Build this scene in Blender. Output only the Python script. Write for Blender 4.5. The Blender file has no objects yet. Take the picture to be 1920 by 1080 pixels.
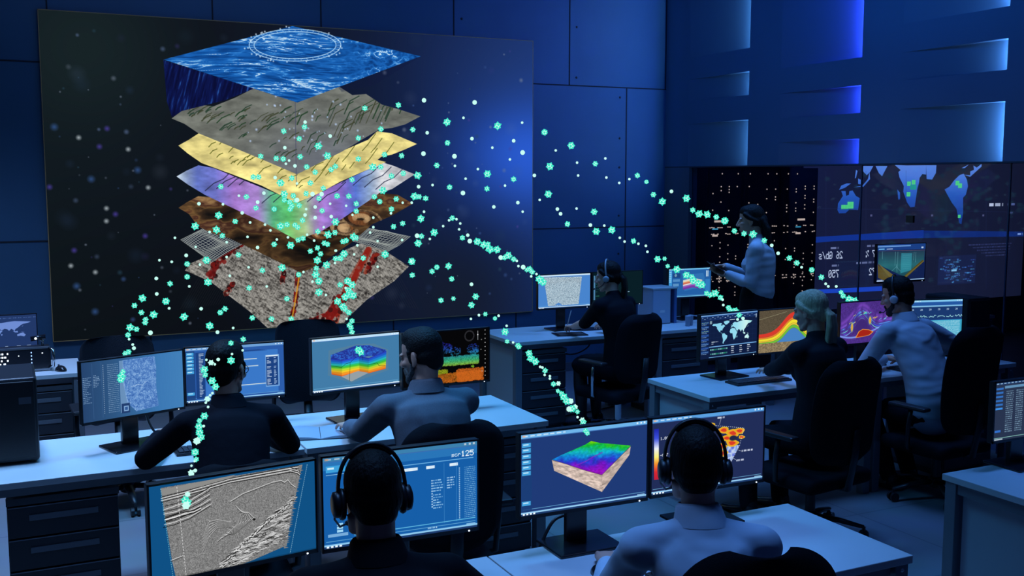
import bpy, bmesh, math, random
import numpy as np
from mathutils import Vector, Matrix, Quaternion
random.seed(7)
COL = bpy.context.scene.collection
R = math.radians

# ------------------------------------------------------------------ materials
MATS = {}
def nodes(m):
    m.use_nodes = True
    nt = m.node_tree
    return nt, nt.nodes, nt.links
def mat(name, col, rough=.5, metal=0.0, spec=.5, var=.0, scale=8, bump=0.0, bscale=60, stretch=(1, 1, 1), coat=0.0, sheen=0.0, bdist=.01, bdet=3):
    if name in MATS: return MATS[name]
    m = bpy.data.materials.new(name); nt, N, L = nodes(m)
    b = N['Principled BSDF']
    b.inputs['Base Color'].default_value = (*col, 1)
    b.inputs['Roughness'].default_value = rough
    b.inputs['Metallic'].default_value = metal
    b.inputs['Specular IOR Level'].default_value = spec
    b.inputs['Coat Weight'].default_value = coat
    b.inputs['Sheen Weight'].default_value = sheen
    tc = N.new('ShaderNodeTexCoord'); mp = N.new('ShaderNodeMapping')
    mp.inputs['Scale'].default_value = stretch
    L.new(tc.outputs['Object'], mp.inputs['Vector'])
    nz = N.new('ShaderNodeTexNoise'); nz.inputs['Scale'].default_value = scale; nz.inputs['Detail'].default_value = 4
    L.new(mp.outputs['Vector'], nz.inputs['Vector'])
    if var > 0:
        cr = N.new('ShaderNodeValToRGB')
        cr.color_ramp.elements[0].color = (*[c * (1 - var) for c in col], 1)
        cr.color_ramp.elements[1].color = (*[min(1, c * (1 + var)) for c in col], 1)
        cr.color_ramp.elements[0].position = .3; cr.color_ramp.elements[1].position = .7
        L.new(nz.outputs['Fac'], cr.inputs['Fac']); L.new(cr.outputs['Color'], b.inputs['Base Color'])
    if bump > 0:
        n2 = N.new('ShaderNodeTexNoise'); n2.inputs['Scale'].default_value = bscale; n2.inputs['Detail'].default_value = bdet; n2.inputs['Distortion'].default_value = .6 if bdist > .015 else 0
        L.new(mp.outputs['Vector'], n2.inputs['Vector'])
        bp = N.new('ShaderNodeBump'); bp.inputs['Strength'].default_value = bump; bp.inputs['Distance'].default_value = bdist
        L.new(n2.outputs['Fac'], bp.inputs['Height']); L.new(bp.outputs['Normal'], b.inputs['Normal'])
    MATS[name] = m
    return m
def emis(name, col, strength=1.0):
    if name in MATS: return MATS[name]
    m = bpy.data.materials.new(name); nt, N, L = nodes(m)
    N.remove(N['Principled BSDF'])
    e = N.new('ShaderNodeEmission'); e.inputs['Color'].default_value = (*col, 1); e.inputs['Strength'].default_value = strength
    L.new(e.outputs[0], N['Material Output'].inputs['Surface'])
    MATS[name] = m
    return m
def srgb(r, g, b):
    f = lambda c: (c / 255 / 12.92) if c / 255 < .04045 else ((c / 255 + .055) / 1.055) ** 2.4
    return (f(r), f(g), f(b))

# ------------------------------------------------------------------ mesh builder
class MB:
    def __init__(s): s.v = []; s.f = []; s.m = []; s.uv = None
    def add(s, vs, fs, mi=0):
        o = len(s.v); s.v += [tuple(map(float, v)) for v in vs]
        s.f += [tuple(i + o for i in f) for f in fs]; s.m += [mi] * len(fs); return s
    def box(s, c, d, mi=0, M=None):
        x, y, z = [k / 2 for k in d]
        vs = [Vector(((-x, x)[i & 1], (-y, y)[i >> 1 & 1], (-z, z)[i >> 2 & 1])) for i in range(8)]
        if M: vs = [M @ v for v in vs]
        vs = [v + Vector(c) for v in vs]
        return s.add(vs, [(0, 2, 3, 1), (4, 5, 7, 6), (0, 1, 5, 4), (2, 6, 7, 3), (0, 4, 6, 2), (1, 3, 7, 5)], mi)
    def bb(s, x0, x1, y0, y1, z0, z1, mi=0):
        return s.box(((x0 + x1) / 2, (y0 + y1) / 2, (z0 + z1) / 2), (x1 - x0, y1 - y0, z1 - z0), mi)
    def tube(s, pts, rad, n=12, mi=0, side=None, caps=True):
        """round-ended tube; rad is a number, a list of numbers or of (a, b) pairs, a along 'side'"""
        P = [Vector(p) for p in pts]; k = len(P)
        if not isinstance(rad, (list, tuple)): rad = [rad] * k
        rr = [(r, r) if not isinstance(r, (list, tuple)) else r for r in rad]
        T = []
        for i in range(k):
            t = P[min(i + 1, k - 1)] - P[max(i - 1, 0)]
            T.append(t.normalized() if t.length > 1e-9 else Vector((0, 0, 1)))
        sd = Vector(side) if side is not None else (Vector((1, 0, 0)) if abs(T[0].x) < .8 else Vector((0, 1, 0)))
        rings = []
        def frame(t):
            a = sd - t * sd.dot(t)
            if a.length < 1e-6: a = Vector((0, 1, 0)) - t * t.y
            a.normalize(); return a, t.cross(a)
        def ring(c, t, r):
            a, b = frame(t)
            return [c + a * (math.cos(2 * math.pi * j / n) * r[0]) + b * (math.sin(2 * math.pi * j / n) * r[1]) for j in range(n)]
        if caps == 'round':
            for q in (85, 60, 30):
                m_ = min(rr[0]); rings.append(ring(P[0] - T[0] * m_ * math.sin(R(q)), T[0], (rr[0][0] * math.cos(R(q)), rr[0][1] * math.cos(R(q)))))
        for i in range(k): rings.append(ring(P[i], T[i], rr[i]))
        if caps == 'round':
            for q in (30, 60, 85):
                m_ = min(rr[-1]); rings.append(ring(P[-1] + T[-1] * m_ * math.sin(R(q)), T[-1], (rr[-1][0] * math.cos(R(q)), rr[-1][1] * math.cos(R(q)))))
        vs = [v for r in rings for v in r]; fs = []
        for i in range(len(rings) - 1):
            for j in range(n):
                a = i * n + j; b = i * n + (j + 1) % n
                fs.append((a, b, b + n, a + n))
        if caps:
            fs.append(tuple(range(n - 1, -1, -1))); fs.append(tuple(len(vs) - n + j for j in range(n)))
        return s.add(vs, fs, mi)
    def ell(s, c, r, M=None, n=14, mi=0):
        vs = []; fs = []; h = n // 2 + 1
        for i in range(h + 1):
            th = math.pi * min(max(i / h, .004), .996)
            for j in range(n):
                ph = 2 * math.pi * j / n
                v = Vector((r[0] * math.sin(th) * math.cos(ph), r[1] * math.sin(th) * math.sin(ph), r[2] * math.cos(th)))
                vs.append((M @ v if M else v) + Vector(c))
        for i in range(h):
            for j in range(n):
                a = i * n + j; b = i * n + (j + 1) % n
                fs.append((a, a + n, b + n, b))
        fs.append(tuple(range(n))); fs.append(tuple(h * n + n - 1 - j for j in range(n)))
        return s.add(vs, fs, mi)
    def lathe(s, prof, n=20, c=(0, 0, 0), mi=0):
        k = len(prof); vs = [(c[0] + r * math.cos(2 * math.pi * j / n), c[1] + r * math.sin(2 * math.pi * j / n), c[2] + z) for r, z in prof for j in range(n)]
        fs = [(i * n + j, i * n + (j + 1) % n, (i + 1) * n + (j + 1) % n, (i + 1) * n + j) for i in range(k - 1) for j in range(n)]
        fs += [tuple(range(n - 1, -1, -1)), tuple((k - 1) * n + j for j in range(n))]
        return s.add(vs, fs, mi)
    def prism(s, poly, y0, y1, mi=0):
        """polygon of (x, z) extruded along y"""
        n = len(poly); vs = [(x, y0, z) for x, z in poly] + [(x, y1, z) for x, z in poly]
        fs = [tuple(range(n)), tuple(range(2 * n - 1, n - 1, -1))] + [(i, i + n, (i + 1) % n + n, (i + 1) % n) for i in range(n)]
        return s.add(vs, fs, mi)
    def xf(s, M):
        s.v = [tuple(M @ Vector(v)) for v in s.v]; return s
    def mesh(s, name):
        me = bpy.data.meshes.new(name); me.from_pydata(s.v, [], s.f); me.update()
        bm = bmesh.new(); bm.from_mesh(me); bmesh.ops.recalc_face_normals(bm, faces=bm.faces); bm.to_mesh(me); bm.free()
        return me
def obj(name, mb, m, parent=None, smooth=False, bevel=0.0, loc=None):
    me = mb.mesh(name) if isinstance(mb, MB) else mb
    for k in (m if isinstance(m, (list, tuple)) else [m]): me.materials.append(k)
    if isinstance(mb, MB) and len(me.materials) > 1:
        me.polygons.foreach_set('material_index', mb.m)
    if smooth: me.polygons.foreach_set('use_smooth', [True] * len(me.polygons))
    o = bpy.data.objects.new(name, me); COL.objects.link(o)
    if parent: o.parent = parent
    if loc is not None: o.location = loc
    if bevel:
        b = o.modifiers.new('edge', 'BEVEL'); b.width = bevel; b.segments = 2; b.limit_method = 'ANGLE'; b.angle_limit = R(40)
    return o
def tag(o, label, cat=None, group=None, kind=None):
    if label: o['label'] = label
    if cat: o['category'] = cat
    if group: o['group'] = group
    if kind: o['kind'] = kind
    return o
def thing(name, label, cat, loc=(0, 0, 0), rz=0, group=None):
    o = bpy.data.objects.new(name, None); COL.objects.link(o); o.empty_display_size = .1
    o.location = loc; o.rotation_euler = (0, 0, rz)
    return tag(o, label, cat, group)
def struct(name, mb, m, parent=None, **k):
    o = obj(name, mb, m, parent, **k)
    if parent is None: o['kind'] = 'structure'
    return o
def kids(o): return [c for c in bpy.data.objects if c.parent == o]
def dup(o, loc=None, rz=None, label=None, parent=None, scale=None):
    c = o.copy(); COL.objects.link(c)
    if parent is not None: c.parent = parent
    if loc is not None: c.location = loc
    if rz is not None: c.rotation_euler = (0, 0, rz)
    if scale is not None: c.scale = scale
    if label: c['label'] = label
    for k in kids(o): dup(k, parent=c)
    return c
def remesh(mb, voxel, it=3, dec=None, fac=.5):
    me = mb.mesh('tmp'); o = bpy.data.objects.new('tmp', me); COL.objects.link(o)
    r = o.modifiers.new('r', 'REMESH'); r.mode = 'VOXEL'; r.voxel_size = voxel
    if it:
        s = o.modifiers.new('s', 'SMOOTH'); s.factor = fac; s.iterations = it
    if dec:
        d = o.modifiers.new('d', 'DECIMATE'); d.ratio = dec
    dg = bpy.context.evaluated_depsgraph_get(); dg.update()
    out = bpy.data.meshes.new_from_object(o.evaluated_get(dg))
    bpy.data.objects.remove(o); bpy.data.meshes.remove(me)
    return out

# ------------------------------------------------------------------ drawing of display pictures (16 units wide)
def vnoise(x, y, seed=0):
    rng = np.random.RandomState(seed); T = rng.rand(256, 256)
    xi = np.floor(x).astype(int); yi = np.floor(y).astype(int)
    fx = x - xi; fy = y - yi; fx = fx * fx * (3 - 2 * fx); fy = fy * fy * (3 - 2 * fy)
    g = lambda a, b: T[b & 255, a & 255]
    return (g(xi, yi) * (1 - fx) + g(xi + 1, yi) * fx) * (1 - fy) + (g(xi, yi + 1) * (1 - fx) + g(xi + 1, yi + 1) * fx) * fy
def fbm(x, y, seed=0, o=4):
    t = 0; a = .5
    for i in range(o): t = t + a * vnoise(x, y, seed + i); x = x * 2.03; y = y * 2.03; a *= .5
    return t / (1 - .5 ** o)
def ramp(t, stops):
    xs = [s[0] for s in stops]; return np.stack([np.interp(t, xs, [s[1][k] for s in stops]) for k in range(3)], -1)
FONT = {'0': '0E11191513110E', '1': '040C040404040E', '2': '0E11010204081F', '3': '1F02040201110E', '4': '02060A121F0202', '5': '1F101E0101110E', '6': '0608101E11110E', '7': '1F010204080808',
        '8': '0E11110E11110E', '9': '0E11110F01020C', '.': '00000000000C0C', '-': '0000001F000000', '/': '01020204080810', ':': '000C0C000C0C00', '%': '18190204081303', 'G': '0E11101713110F',
        'b': '10101E1111111E', 's': '00000F100E011E', 'c': '00000E1010110E', 'r': '00001619101010', 'X': '11110A040A1111', ' ': '00000000000000', 'k': '10101214181412', 'e': '00000E111F100E',
        'L': '1010101010101F', 'o': '00000E1111110E', 'a': '00000E010F110F', 'd': '01010F1111110F', 't': '08081C08080906', 'i': '0400040404040E', 'n': '00001619111111', 'p': '00001E11111E10'}
class Pic:
    def __init__(s, w, h, ppu, bg=(0, 0, 0), quad=None):
        s.w, s.h, s.k = w, h, ppu; s.W, s.H = int(round(w * ppu)), int(round(h * ppu))
        s.x, s.y = np.meshgrid((np.arange(s.W) + .5) / ppu, (np.arange(s.H) + .5) / ppu)
        s.a = np.zeros((s.H, s.W, 3)); s.a[:] = bg; s.a /= 255
        s.Hm = None; s.mask = None
        if quad:                       # drawing grid -> panel: homography from the four corners TL TR BR BL of the drawing grid
            A = []; B = []
            for (px, py), (u, v) in zip(quad, ((0, 0), (w, 0), (w, h), (0, h))):
                A += [[px, py, 1, 0, 0, 0, -u * px, -u * py], [0, 0, 0, px, py, 1, -v * px, -v * py]]; B += [u, v]
            hh = np.linalg.solve(np.array(A, float), np.array(B, float)); s.Hm = np.append(hh, 1).reshape(3, 3)
    def T(s, p):
        if s.Hm is None: return p
        q = s.Hm @ np.array([p[0], p[1], 1.0]); return (q[0] / q[2], q[1] / q[2])
    def win(s, x0, x1, y0, y1):
        i0 = max(0, int(y0 * s.k)); i1 = min(s.H, int(y1 * s.k) + 2); j0 = max(0, int(x0 * s.k)); j1 = min(s.W, int(x1 * s.k) + 2)
        return slice(i0, max(i0, i1)), slice(j0, max(j0, j1))
    def put(s, sl, al, col):
        if not callable(col): c = np.array(col) / 255
        else: c = np.clip(col(s.x[sl], s.y[sl]) / 255, 0, 1)
        if s.mask is not None: al = al * s.mask[sl]
        al = np.clip(al, 0, 1)[..., None]; s.a[sl] = s.a[sl] * (1 - al) + c * al
    def poly(s, pts, col, al=1.0, soft=None):
        P = [s.T(p) for p in pts]; xs = [p[0] for p in P]; ys = [p[1] for p in P]
        sl = s.win(min(xs) - .05, max(xs) + .05, min(ys) - .05, max(ys) + .05); x, y = s.x[sl], s.y[sl]
        if x.size == 0: return
        ins = np.zeros(x.shape, bool); d = np.full(x.shape, 1e9)
        for (ax, ay), (bx, by) in zip(P, P[1:] + P[:1]):
            if ay != by: ins ^= ((ay > y) != (by > y)) & (x < (bx - ax) * (y - ay) / (by - ay) + ax)
            L2 = (bx - ax) ** 2 + (by - ay) ** 2 + 1e-12
            t = np.clip(((x - ax) * (bx - ax) + (y - ay) * (by - ay)) / L2, 0, 1)
            d = np.minimum(d, np.hypot(x - ax - t * (bx - ax), y - ay - t * (by - ay)))
        sd = np.where(ins, d, -d); w = soft or .5 / s.k
        s.put(sl, al * np.clip(.5 + sd / (2 * w), 0, 1), col)
    def clip(s, pts):
        keep = s.a.copy(); s.a[:] = 0; s.mask = None; s.poly(pts, (255, 255, 255)); m = s.a[..., 0].copy(); s.a[:] = keep; s.mask = m
    def line(s, pts, wd, col, al=1.0, dash=None):
        P = [s.T(p) for p in pts]
        for (ax, ay), (bx, by) in zip(P, P[1:]):
            sl = s.win(min(ax, bx) - wd, max(ax, bx) + wd, min(ay, by) - wd, max(ay, by) + wd); x, y = s.x[sl], s.y[sl]
            if x.size == 0: continue
            L = math.hypot(bx - ax, by - ay) + 1e-9
            t = np.clip(((x - ax) * (bx - ax) + (y - ay) * (by - ay)) / L / L, 0, 1)
            d = np.hypot(x - ax - t * (bx - ax), y - ay - t * (by - ay))
            k = np.clip(.5 + (wd / 2 - d) * s.k, 0, 1)
            if dash: k = k * (np.mod(t * L, dash) < dash * .55)
            s.put(sl, al * k, col)
    def rect(s, x0, y0, x1, y1, col, al=1.0):
        sl = s.win(x0 - .1, x1 + .1, y0 - .1, y1 + .1); x, y = s.x[sl], s.y[sl]
        if x.size == 0: return
        k = np.clip(.5 + (x - x0) * s.k, 0, 1) * np.clip(.5 + (x1 - x) * s.k, 0, 1) * np.clip(.5 + (y - y0) * s.k, 0, 1) * np.clip(.5 + (y1 - y) * s.k, 0, 1)
        s.put(sl, al * k, col)
    def dot(s, p, r, col, al=1.0, soft=None, ry=None):
        cx, cy = s.T(p); ry = ry or r; sl = s.win(cx - r * 1.1 - .05, cx + r * 1.1 + .05, cy - ry * 1.1 - .05, cy + ry * 1.1 + .05); x, y = s.x[sl], s.y[sl]
        if x.size == 0: return
        d = np.hypot((x - cx) / r, (y - cy) / ry); w = soft or .7 / (s.k * r)
        s.put(sl, al * np.clip((1 - d) / w, 0, 1), col)
    def glow(s, p, r, col, al=1.0, ry=None):
        cx, cy = s.T(p); ry = ry or r
        d = np.hypot((s.x - cx) / r, (s.y - cy) / ry); s.put((slice(None), slice(None)), al * np.exp(-d * d * 1.5), col)
    def text(s, t, x, y, h, col, mirror=False, al=1.0, wk=1.0):
        u = h / 7; q = u * wk; t = t[::-1] if mirror else t
        for ch in t:
            g = FONT.get(ch, FONT[' '])
            for r_ in range(7):
                bits = int(g[2 * r_:2 * r_ + 2], 16)
                for c in range(5):
                    if bits >> (c if mirror else 4 - c) & 1: s.rect(x + c * q, y + r_ * u, x + (c + 1.1) * q, y + (r_ + 1.1) * u, col, al)
            x += 5.8 * q
    def greek(s, x, y, w, h, col, rng, al=1.0):
        """a line of writing too small to read"""
        e = x + w
        while x < e - h * .4:
            l = min(rng.uniform(.8, 3.2) * h, e - x); s.rect(x, y, x + l, y + h, col, al * rng.uniform(.55, 1)); x += l + h * .6
    def image(s, name):
        im = bpy.data.images.new(name, s.W, s.H); px = np.ones((s.H, s.W, 4), np.float32); px[..., :3] = np.clip(s.a[::-1], 0, 1)
        im.pixels.foreach_set(px.ravel()); im.update(); im.pack(); return im
    def material(s, name, gain=1.0):
        m = bpy.data.materials.new(name); nt, N, L = nodes(m); N.remove(N['Principled BSDF'])
        t = N.new('ShaderNodeTexImage'); t.image = s.image(name); t.extension = 'EXTEND'
        e = N.new('ShaderNodeEmission'); e.inputs['Strength'].default_value = gain
        L.new(t.outputs['Color'], e.inputs['Color']); L.new(e.outputs[0], N['Material Output'].inputs['Surface'])
        return m
def panel_mesh(name, w, h):
    """upright panel facing -y, its picture right way round seen from -y"""
    me = bpy.data.meshes.new(name); me.from_pydata([(-w / 2, 0, -h / 2), (w / 2, 0, -h / 2), (w / 2, 0, h / 2), (-w / 2, 0, h / 2)], [], [(0, 1, 2, 3)])
    uv = me.uv_layers.new(name='UVMap')
    for i, c in enumerate(((0, 0), (1, 0), (1, 1), (0, 1))): uv.data[i].uv = c
    return me
# ------------------------------------------------------------------ what each display shows
def rainbow(t):
    return ramp(t, [(0, (40, 60, 190)), (.2, (30, 120, 215)), (.38, (40, 190, 190)), (.52, (50, 190, 60)), (.68, (190, 220, 50)), (.8, (245, 190, 40)), (1, (235, 110, 40))])
def pic_wall():
    p = Pic(16, 9.665, 112, quad=[(69, 17), (998, 77), (999, 584), (103, 641)]); X, Y = p.x, p.y; rng = random.Random(3)
    p.a[:] = ramp(X / 16, [(0, (16, 24, 30)), (.3, (15, 20, 29)), (.55, (17, 25, 46)), (.85, (20, 37, 84)), (1, (26, 50, 110))]) / 255
    p.a *= (1 - .25 * np.clip((Y - 5) / 5, 0, 1))[..., None]
    p.glow((990, 290), 3.4, (44, 98, 225), .85, 2.6); p.glow((930, 120), 3.5, (40, 66, 120), .3, 2.4); p.glow((160, 90), 3, (26, 40, 42), .7)
    p.glow((860, 560), 3, (22, 28, 40), .7)
    for i in range(230):
        x, y = rng.uniform(.3, 15.8), rng.uniform(.2, 9.4); r = rng.choice((.03, .04, .05, .07, .1, .16, .3)); big = r > .12
        c = rng.choice(((90, 110, 150), (120, 130, 150), (70, 60, 140), (60, 90, 150), (130, 140, 160), (40, 70, 90)))
        h = p.Hm; p.Hm = None; p.dot((x, y), r, c, (.14 if big else .6) * rng.uniform(.4, 1), .8); p.Hm = h
    for q in ((278, 352), (147, 258), (200, 391), (200, 415), (180, 511), (134, 499), (240, 280)): p.dot(q, .1, (190, 200, 205), .75, .9)
    for q in ((200, 241), (186, 275), (273, 443), (217, 402), (93, 351), (140, 470)): p.dot(q, .11, (90, 70, 190), .6, .9)
    for q in ((258, 319), (171, 336), (101, 238), (145, 537), (180, 585)): p.dot(q, .14, (60, 100, 170), .6, .9)
    wav = lambda c0, c1, c2, sx, sy, sd, dg=0.0: (lambda x, y: ramp(fbm((x * math.cos(dg) + y * math.sin(dg)) * sx, (-x * math.sin(dg) + y * math.cos(dg)) * sy, sd, 4), [(.25, c0), (.5, c1), (.66, c2), (.8, (225, 240, 250))]))
    # lowest slab: grey rock section with red channels
    low = [(348, 508), (356, 495), (378, 486), (402, 470), (440, 455), (480, 463), (560, 505), (601, 503), (650, 468), (690, 452), (722, 470), (768, 500), (740, 528), (690, 562), (650, 600), (633, 640), (530, 640), (470, 585), (395, 528)]
    def rock(x, y):
        d = .55; n = fbm((x * math.cos(d) + y * math.sin(d)) * 6, (-x * math.sin(d) + y * math.cos(d)) * 22, 5, 4) * .55 + fbm(x * 20, y * 20, 9, 3) * .45
        c = ramp(n, [(.22, (36, 34, 33)), (.38, (88, 85, 81)), (.52, (136, 133, 127)), (.8, (182, 178, 170))])
        return c
    p.poly(low, rock)
    for a in (-1, 1):                                  # fine lattice printed over the rock
        for k in range(70):
            t = k / 70
            p.line([(400 + 330 * t, 455 + 40 * abs(t - .5)), (400 + 330 * t + a * 60, 560 + 40 * abs(t - .5))], .012, (60, 58, 60), .25)
    for pts, w in (([(398, 520), (403, 500), (420, 484), (448, 458)], .26), ([(440, 455), (452, 460)], .25), ([(625, 612), (640, 575), (655, 540), (690, 470)], .3), ([(585, 608), (620, 590), (640, 560)], .42), ([(605, 620), (600, 600)], .35), ([(688, 512), (696, 492), (705, 480)], .22), ([(548, 605), (556, 560), (560, 515)], .07), ([(530, 530), (534, 508)], .05), ([(425, 552), (438, 532)], .05)):
        for j in range(5):
            q = [(a + rng.uniform(-5, 5), b + rng.uniform(-4, 4)) for a, b in pts]
            p.line(q, w * rng.uniform(.3, .7), rng.choice(((104, 20, 20), (130, 26, 22), (70, 12, 16), (150, 46, 28))), .6)
            for z_ in range(10):
                i_ = rng.randrange(len(pts) - 1); t_ = rng.random(); cx = pts[i_][0] + (pts[i_ + 1][0] - pts[i_][0]) * t_ + rng.uniform(-1, 1) * w * 26; cy = pts[i_][1] + (pts[i_ + 1][1] - pts[i_][1]) * t_ + rng.uniform(-1, 1) * w * 20
                p.dot((cx, cy), rng.uniform(.03, .09), rng.choice(((30, 12, 14), (120, 24, 22), (150, 140, 130), (60, 20, 20))), .8)
    p.line([(548, 605), (556, 560), (562, 520)], .05, (215, 150, 40), .8)
    # wire net
    for side in ([(340, 450), (392, 424), (455, 458), (398, 492)], [(690, 428), (770, 444), (728, 472), (660, 452)]):
        a, b, c, d = [np.array(q, float) for q in side]
        p.poly(side, (24, 30, 48))
        for k in range(19):
            t = k / 18; bow = 6 * math.sin(t * 9)
            p.line([tuple(a + (b - a) * t), tuple((a + d) / 2 + ((b + c) / 2 - (a + d) / 2) * t + (0, bow)), tuple(d + (c - d) * t)], .018, (165, 172, 165), .8)
            p.line([tuple(a + (d - a) * t), tuple((a + b) / 2 + ((d + c) / 2 - (a + b) / 2) * t + (0, -bow)), tuple(b + (c - b) * t)], .018, (165, 172, 165), .8)
    # brown layer
    def brown(x, y):
        n = fbm(x * .9 + 1.6 * fbm(x * .8, y * .8, 31, 3), y * 2.4 + 1.2 * fbm(x, y, 33, 3), 11, 5)
        c = ramp(n, [(.22, (22, 20, 20)), (.4, (58, 42, 30)), (.52, (112, 82, 50)), (.6, (70, 42, 34)), (.72, (160, 124, 82)), (.85, (60, 40, 34))])
        return c * np.interp(x, [4, 6, 8.6, 10], [1.05, .75, .7, 1.0])[..., None]
    p.poly([(335, 390), (350, 380), (372, 368), (420, 372), (560, 440), (690, 350), (712, 362), (745, 365), (775, 382), (735, 405), (700, 420), (660, 455), (595, 500), (565, 512), (480, 470), (430, 447), (400, 438), (372, 425), (355, 402)], brown)
    for cx, cy, r0 in ((678, 410, 24), (602, 440, 18), (648, 428, 16)):
        for k in range(4):
            r_ = r0 * (1 - k / 4.6); c = ((205, 168, 122), (40, 26, 24), (150, 90, 50))[k % 3]; a0 = rng.uniform(0, 3)
            p.line([(cx + r_ * 1.5 * math.cos(t) + rng.uniform(-1, 1), cy + r_ * .7 * math.sin(t + .5) - .25 * r_ * math.cos(t)) for t in np.linspace(a0, a0 + 4.2, 14)], rng.uniform(.06, .2), c, .32)
    # purple / green layer
    def purple(x, y):
        c = ramp(x, [(p.T((q_, 390))[0], c_) for q_, c_ in ((333, (208, 224, 236)), (352, (150, 170, 212)), (372, (98, 116, 195)), (405, (110, 116, 198)), (440, (165, 122, 206)), (485, (172, 138, 210)), (512, (90, 180, 130)), (542, (98, 205, 118)), (570, (150, 190, 140)), (600, (168, 126, 206)), (640, (130, 104, 194)), (668, (84, 110, 196)), (694, (150, 176, 216)), (716, (208, 210, 216)), (778, (188, 188, 194)))])
        n = fbm(x * 3, y * 6, 41, 4)
        return c * (.72 + .5 * n)[..., None]
    pur = [(331, 331), (350, 320), (372, 310), (400, 315), (560, 380), (690, 318), (715, 304), (738, 311), (778, 327), (755, 342), (735, 355), (712, 362), (690, 378), (640, 412), (600, 436), (556, 450), (500, 420), (440, 392), (385, 366), (352, 346)]
    p.poly(pur, purple); p.clip(pur)
    p.poly([(520, 425), (560, 418), (585, 436), (556, 449)], (190, 200, 120), .5, .3)
    for k in range(16):
        t = k / 15; x0 = 385 + 320 * t; y0 = 360 - 20 * math.sin(t * 3) + (20 if .3 < t < .7 else -20)
        p.line([(x0, y0 + 18), (x0 + 16, y0 + 4), (x0 + 34, y0 - 4), (x0 + 50, y0 - 20)], .03, (36, 40, 66), .8)
    p.mask = None
    # yellow layer
    def yellow(x, y):
        n = fbm(x * 2.2, y * 5, 51, 5); return np.array((238, 222, 142)) * (.62 + .66 * n)[..., None]
    yel = [(334, 273), (352, 263), (372, 250), (420, 262), (557, 320), (690, 262), (707, 246), (735, 250), (782, 270), (760, 280), (735, 290), (715, 294), (708, 300), (724, 304), (690, 318), (640, 340), (600, 362), (556, 381), (490, 348), (430, 325), (378, 306), (352, 288)]
    p.poly(yel, yellow); p.clip(yel)
    for k in range(34):
        t = rng.random(); x0 = 380 + 340 * t; y0 = 300 + 62 * (1 - abs(t - .52) * 2) - 22 + rng.uniform(-18, 14); l = rng.uniform(6, 26)
        p.line([(x0, y0), (x0 + l * .4, y0 - l * .45), (x0 + l, y0 - l * (.7 if t < .6 else 1.3))], .028, (86, 92, 30), .8)
    p.mask = None
    # grey seabed
    def grey(x, y):
        n = fbm(x * 2.6, y * 6, 61, 5); b = np.exp(-(((x - 8.3) / 2.0) ** 2 + ((y - 4.6) / 1.5) ** 2))
        c = np.array((112, 115, 108)) * (.72 + .5 * n)[..., None]; return c * (1 - .55 * b[..., None]) + np.array((108, 116, 138)) * .55 * b[..., None]
    gry = [(321, 222), (340, 208), (380, 197), (400, 199), (440, 183), (475, 165), (557, 150), (632, 160), (660, 178), (686, 176), (716, 196), (745, 204), (788, 218), (760, 233), (735, 240), (712, 242), (640, 285), (557, 327), (470, 290), (372, 250), (345, 232)]
    p.poly(gry, grey); p.clip(gry)
    for k in range(95):
        t = rng.random(); x0 = 350 + 400 * t; lo = 215 + 95 * (1 - abs(t - .5) * 2); y0 = rng.uniform(205, lo); l = rng.uniform(6, 30) * (1.5 if t > .6 else .9)
        p.line([(x0, y0), (x0 + l * .35, y0 - l * (.35 if t < .5 else .8)), (x0 + l * .9, y0 - l * (.6 if t < .5 else 1.1))], rng.uniform(.02, .045), rng.choice(((30, 60, 36), (58, 64, 44), (36, 60, 46))), .8)
    for k in range(42): p.dot((rng.gauss(575, 60), rng.gauss(232, 26)), rng.uniform(.025, .06), (190, 215, 255), .8, .9)
    p.mask = None
    p.line([(553, 190), (556, 350)], .02, (70, 74, 100), .8)
    # block of sea
    def seaside(x, y):
        n = fbm(x * 16 + y * 4, y * 2, 71, 4)
        return ramp(n, [(.3, (10, 14, 52)), (.6, (14, 24, 80)), (.74, (30, 68, 140)), (.9, (60, 110, 190))])
    p.poly([(305, 112), (420, 148), (557, 192), (475, 166), (420, 188), (380, 198), (340, 208), (322, 220), (312, 190)], seaside)
    p.poly([(557, 192), (788, 105), (700, 160), (640, 172), (632, 162)], (16, 24, 60), .3)
    def sea(x, y):
        tone = fbm(x * .8 + y, y * 4, 85, 3); a = 1 - np.abs(2 * fbm(x * 1.5 + y * 3 + .6 * fbm(x * 2, y * 6, 88, 2), y * 15 + 1.2 * np.sin(x * 1.3), 81, 4) - 1); b = 1 - np.abs(2 * fbm(x * 4 - y * 5, y * 6 + x * 3.2, 83, 4) - 1)
        k = np.clip((x - 8.6) / 1.6, 0, 1); cr = a * (1 - k) + b * k; n = .20 + .30 * tone + .26 * np.clip((cr - .45) / .5, 0, 1) + .30 * np.clip((cr - .90) / .1, 0, 1) * np.clip((tone - .35) * 4, 0, 1)
        return ramp(n, [(.2, (8, 40, 94)), (.42, (16, 76, 150)), (.58, (28, 102, 186)), (.7, (64, 142, 214)), (.86, (205, 230, 246))])
    p.poly([(305, 111), (547, 48), (788, 105), (557, 192)], sea)
    for rx, ry in ((86, 30), (77, 25.5)):
        p.line([(552 + rx * math.cos(t), 84 + ry * math.sin(t)) for t in np.linspace(0, 2 * math.pi, 60)], .028, (175, 215, 245), .8)
    for k in range(44):
        t = k / 44 * 2 * math.pi; p.line([(552 + 79 * math.cos(t), 84 + 26.5 * math.sin(t)), (552 + 84 * math.cos(t), 84 + 29 * math.sin(t))], .018, (175, 215, 245), .6)
    for k in range(30): t = rng.uniform(0, 6.3); p.dot((552 + 88 * rng.uniform(.95, 1.1) * math.cos(t), 84 + 31 * rng.uniform(.95, 1.15) * math.sin(t)), .04, (220, 240, 255), .8, .8)
    return p
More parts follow.
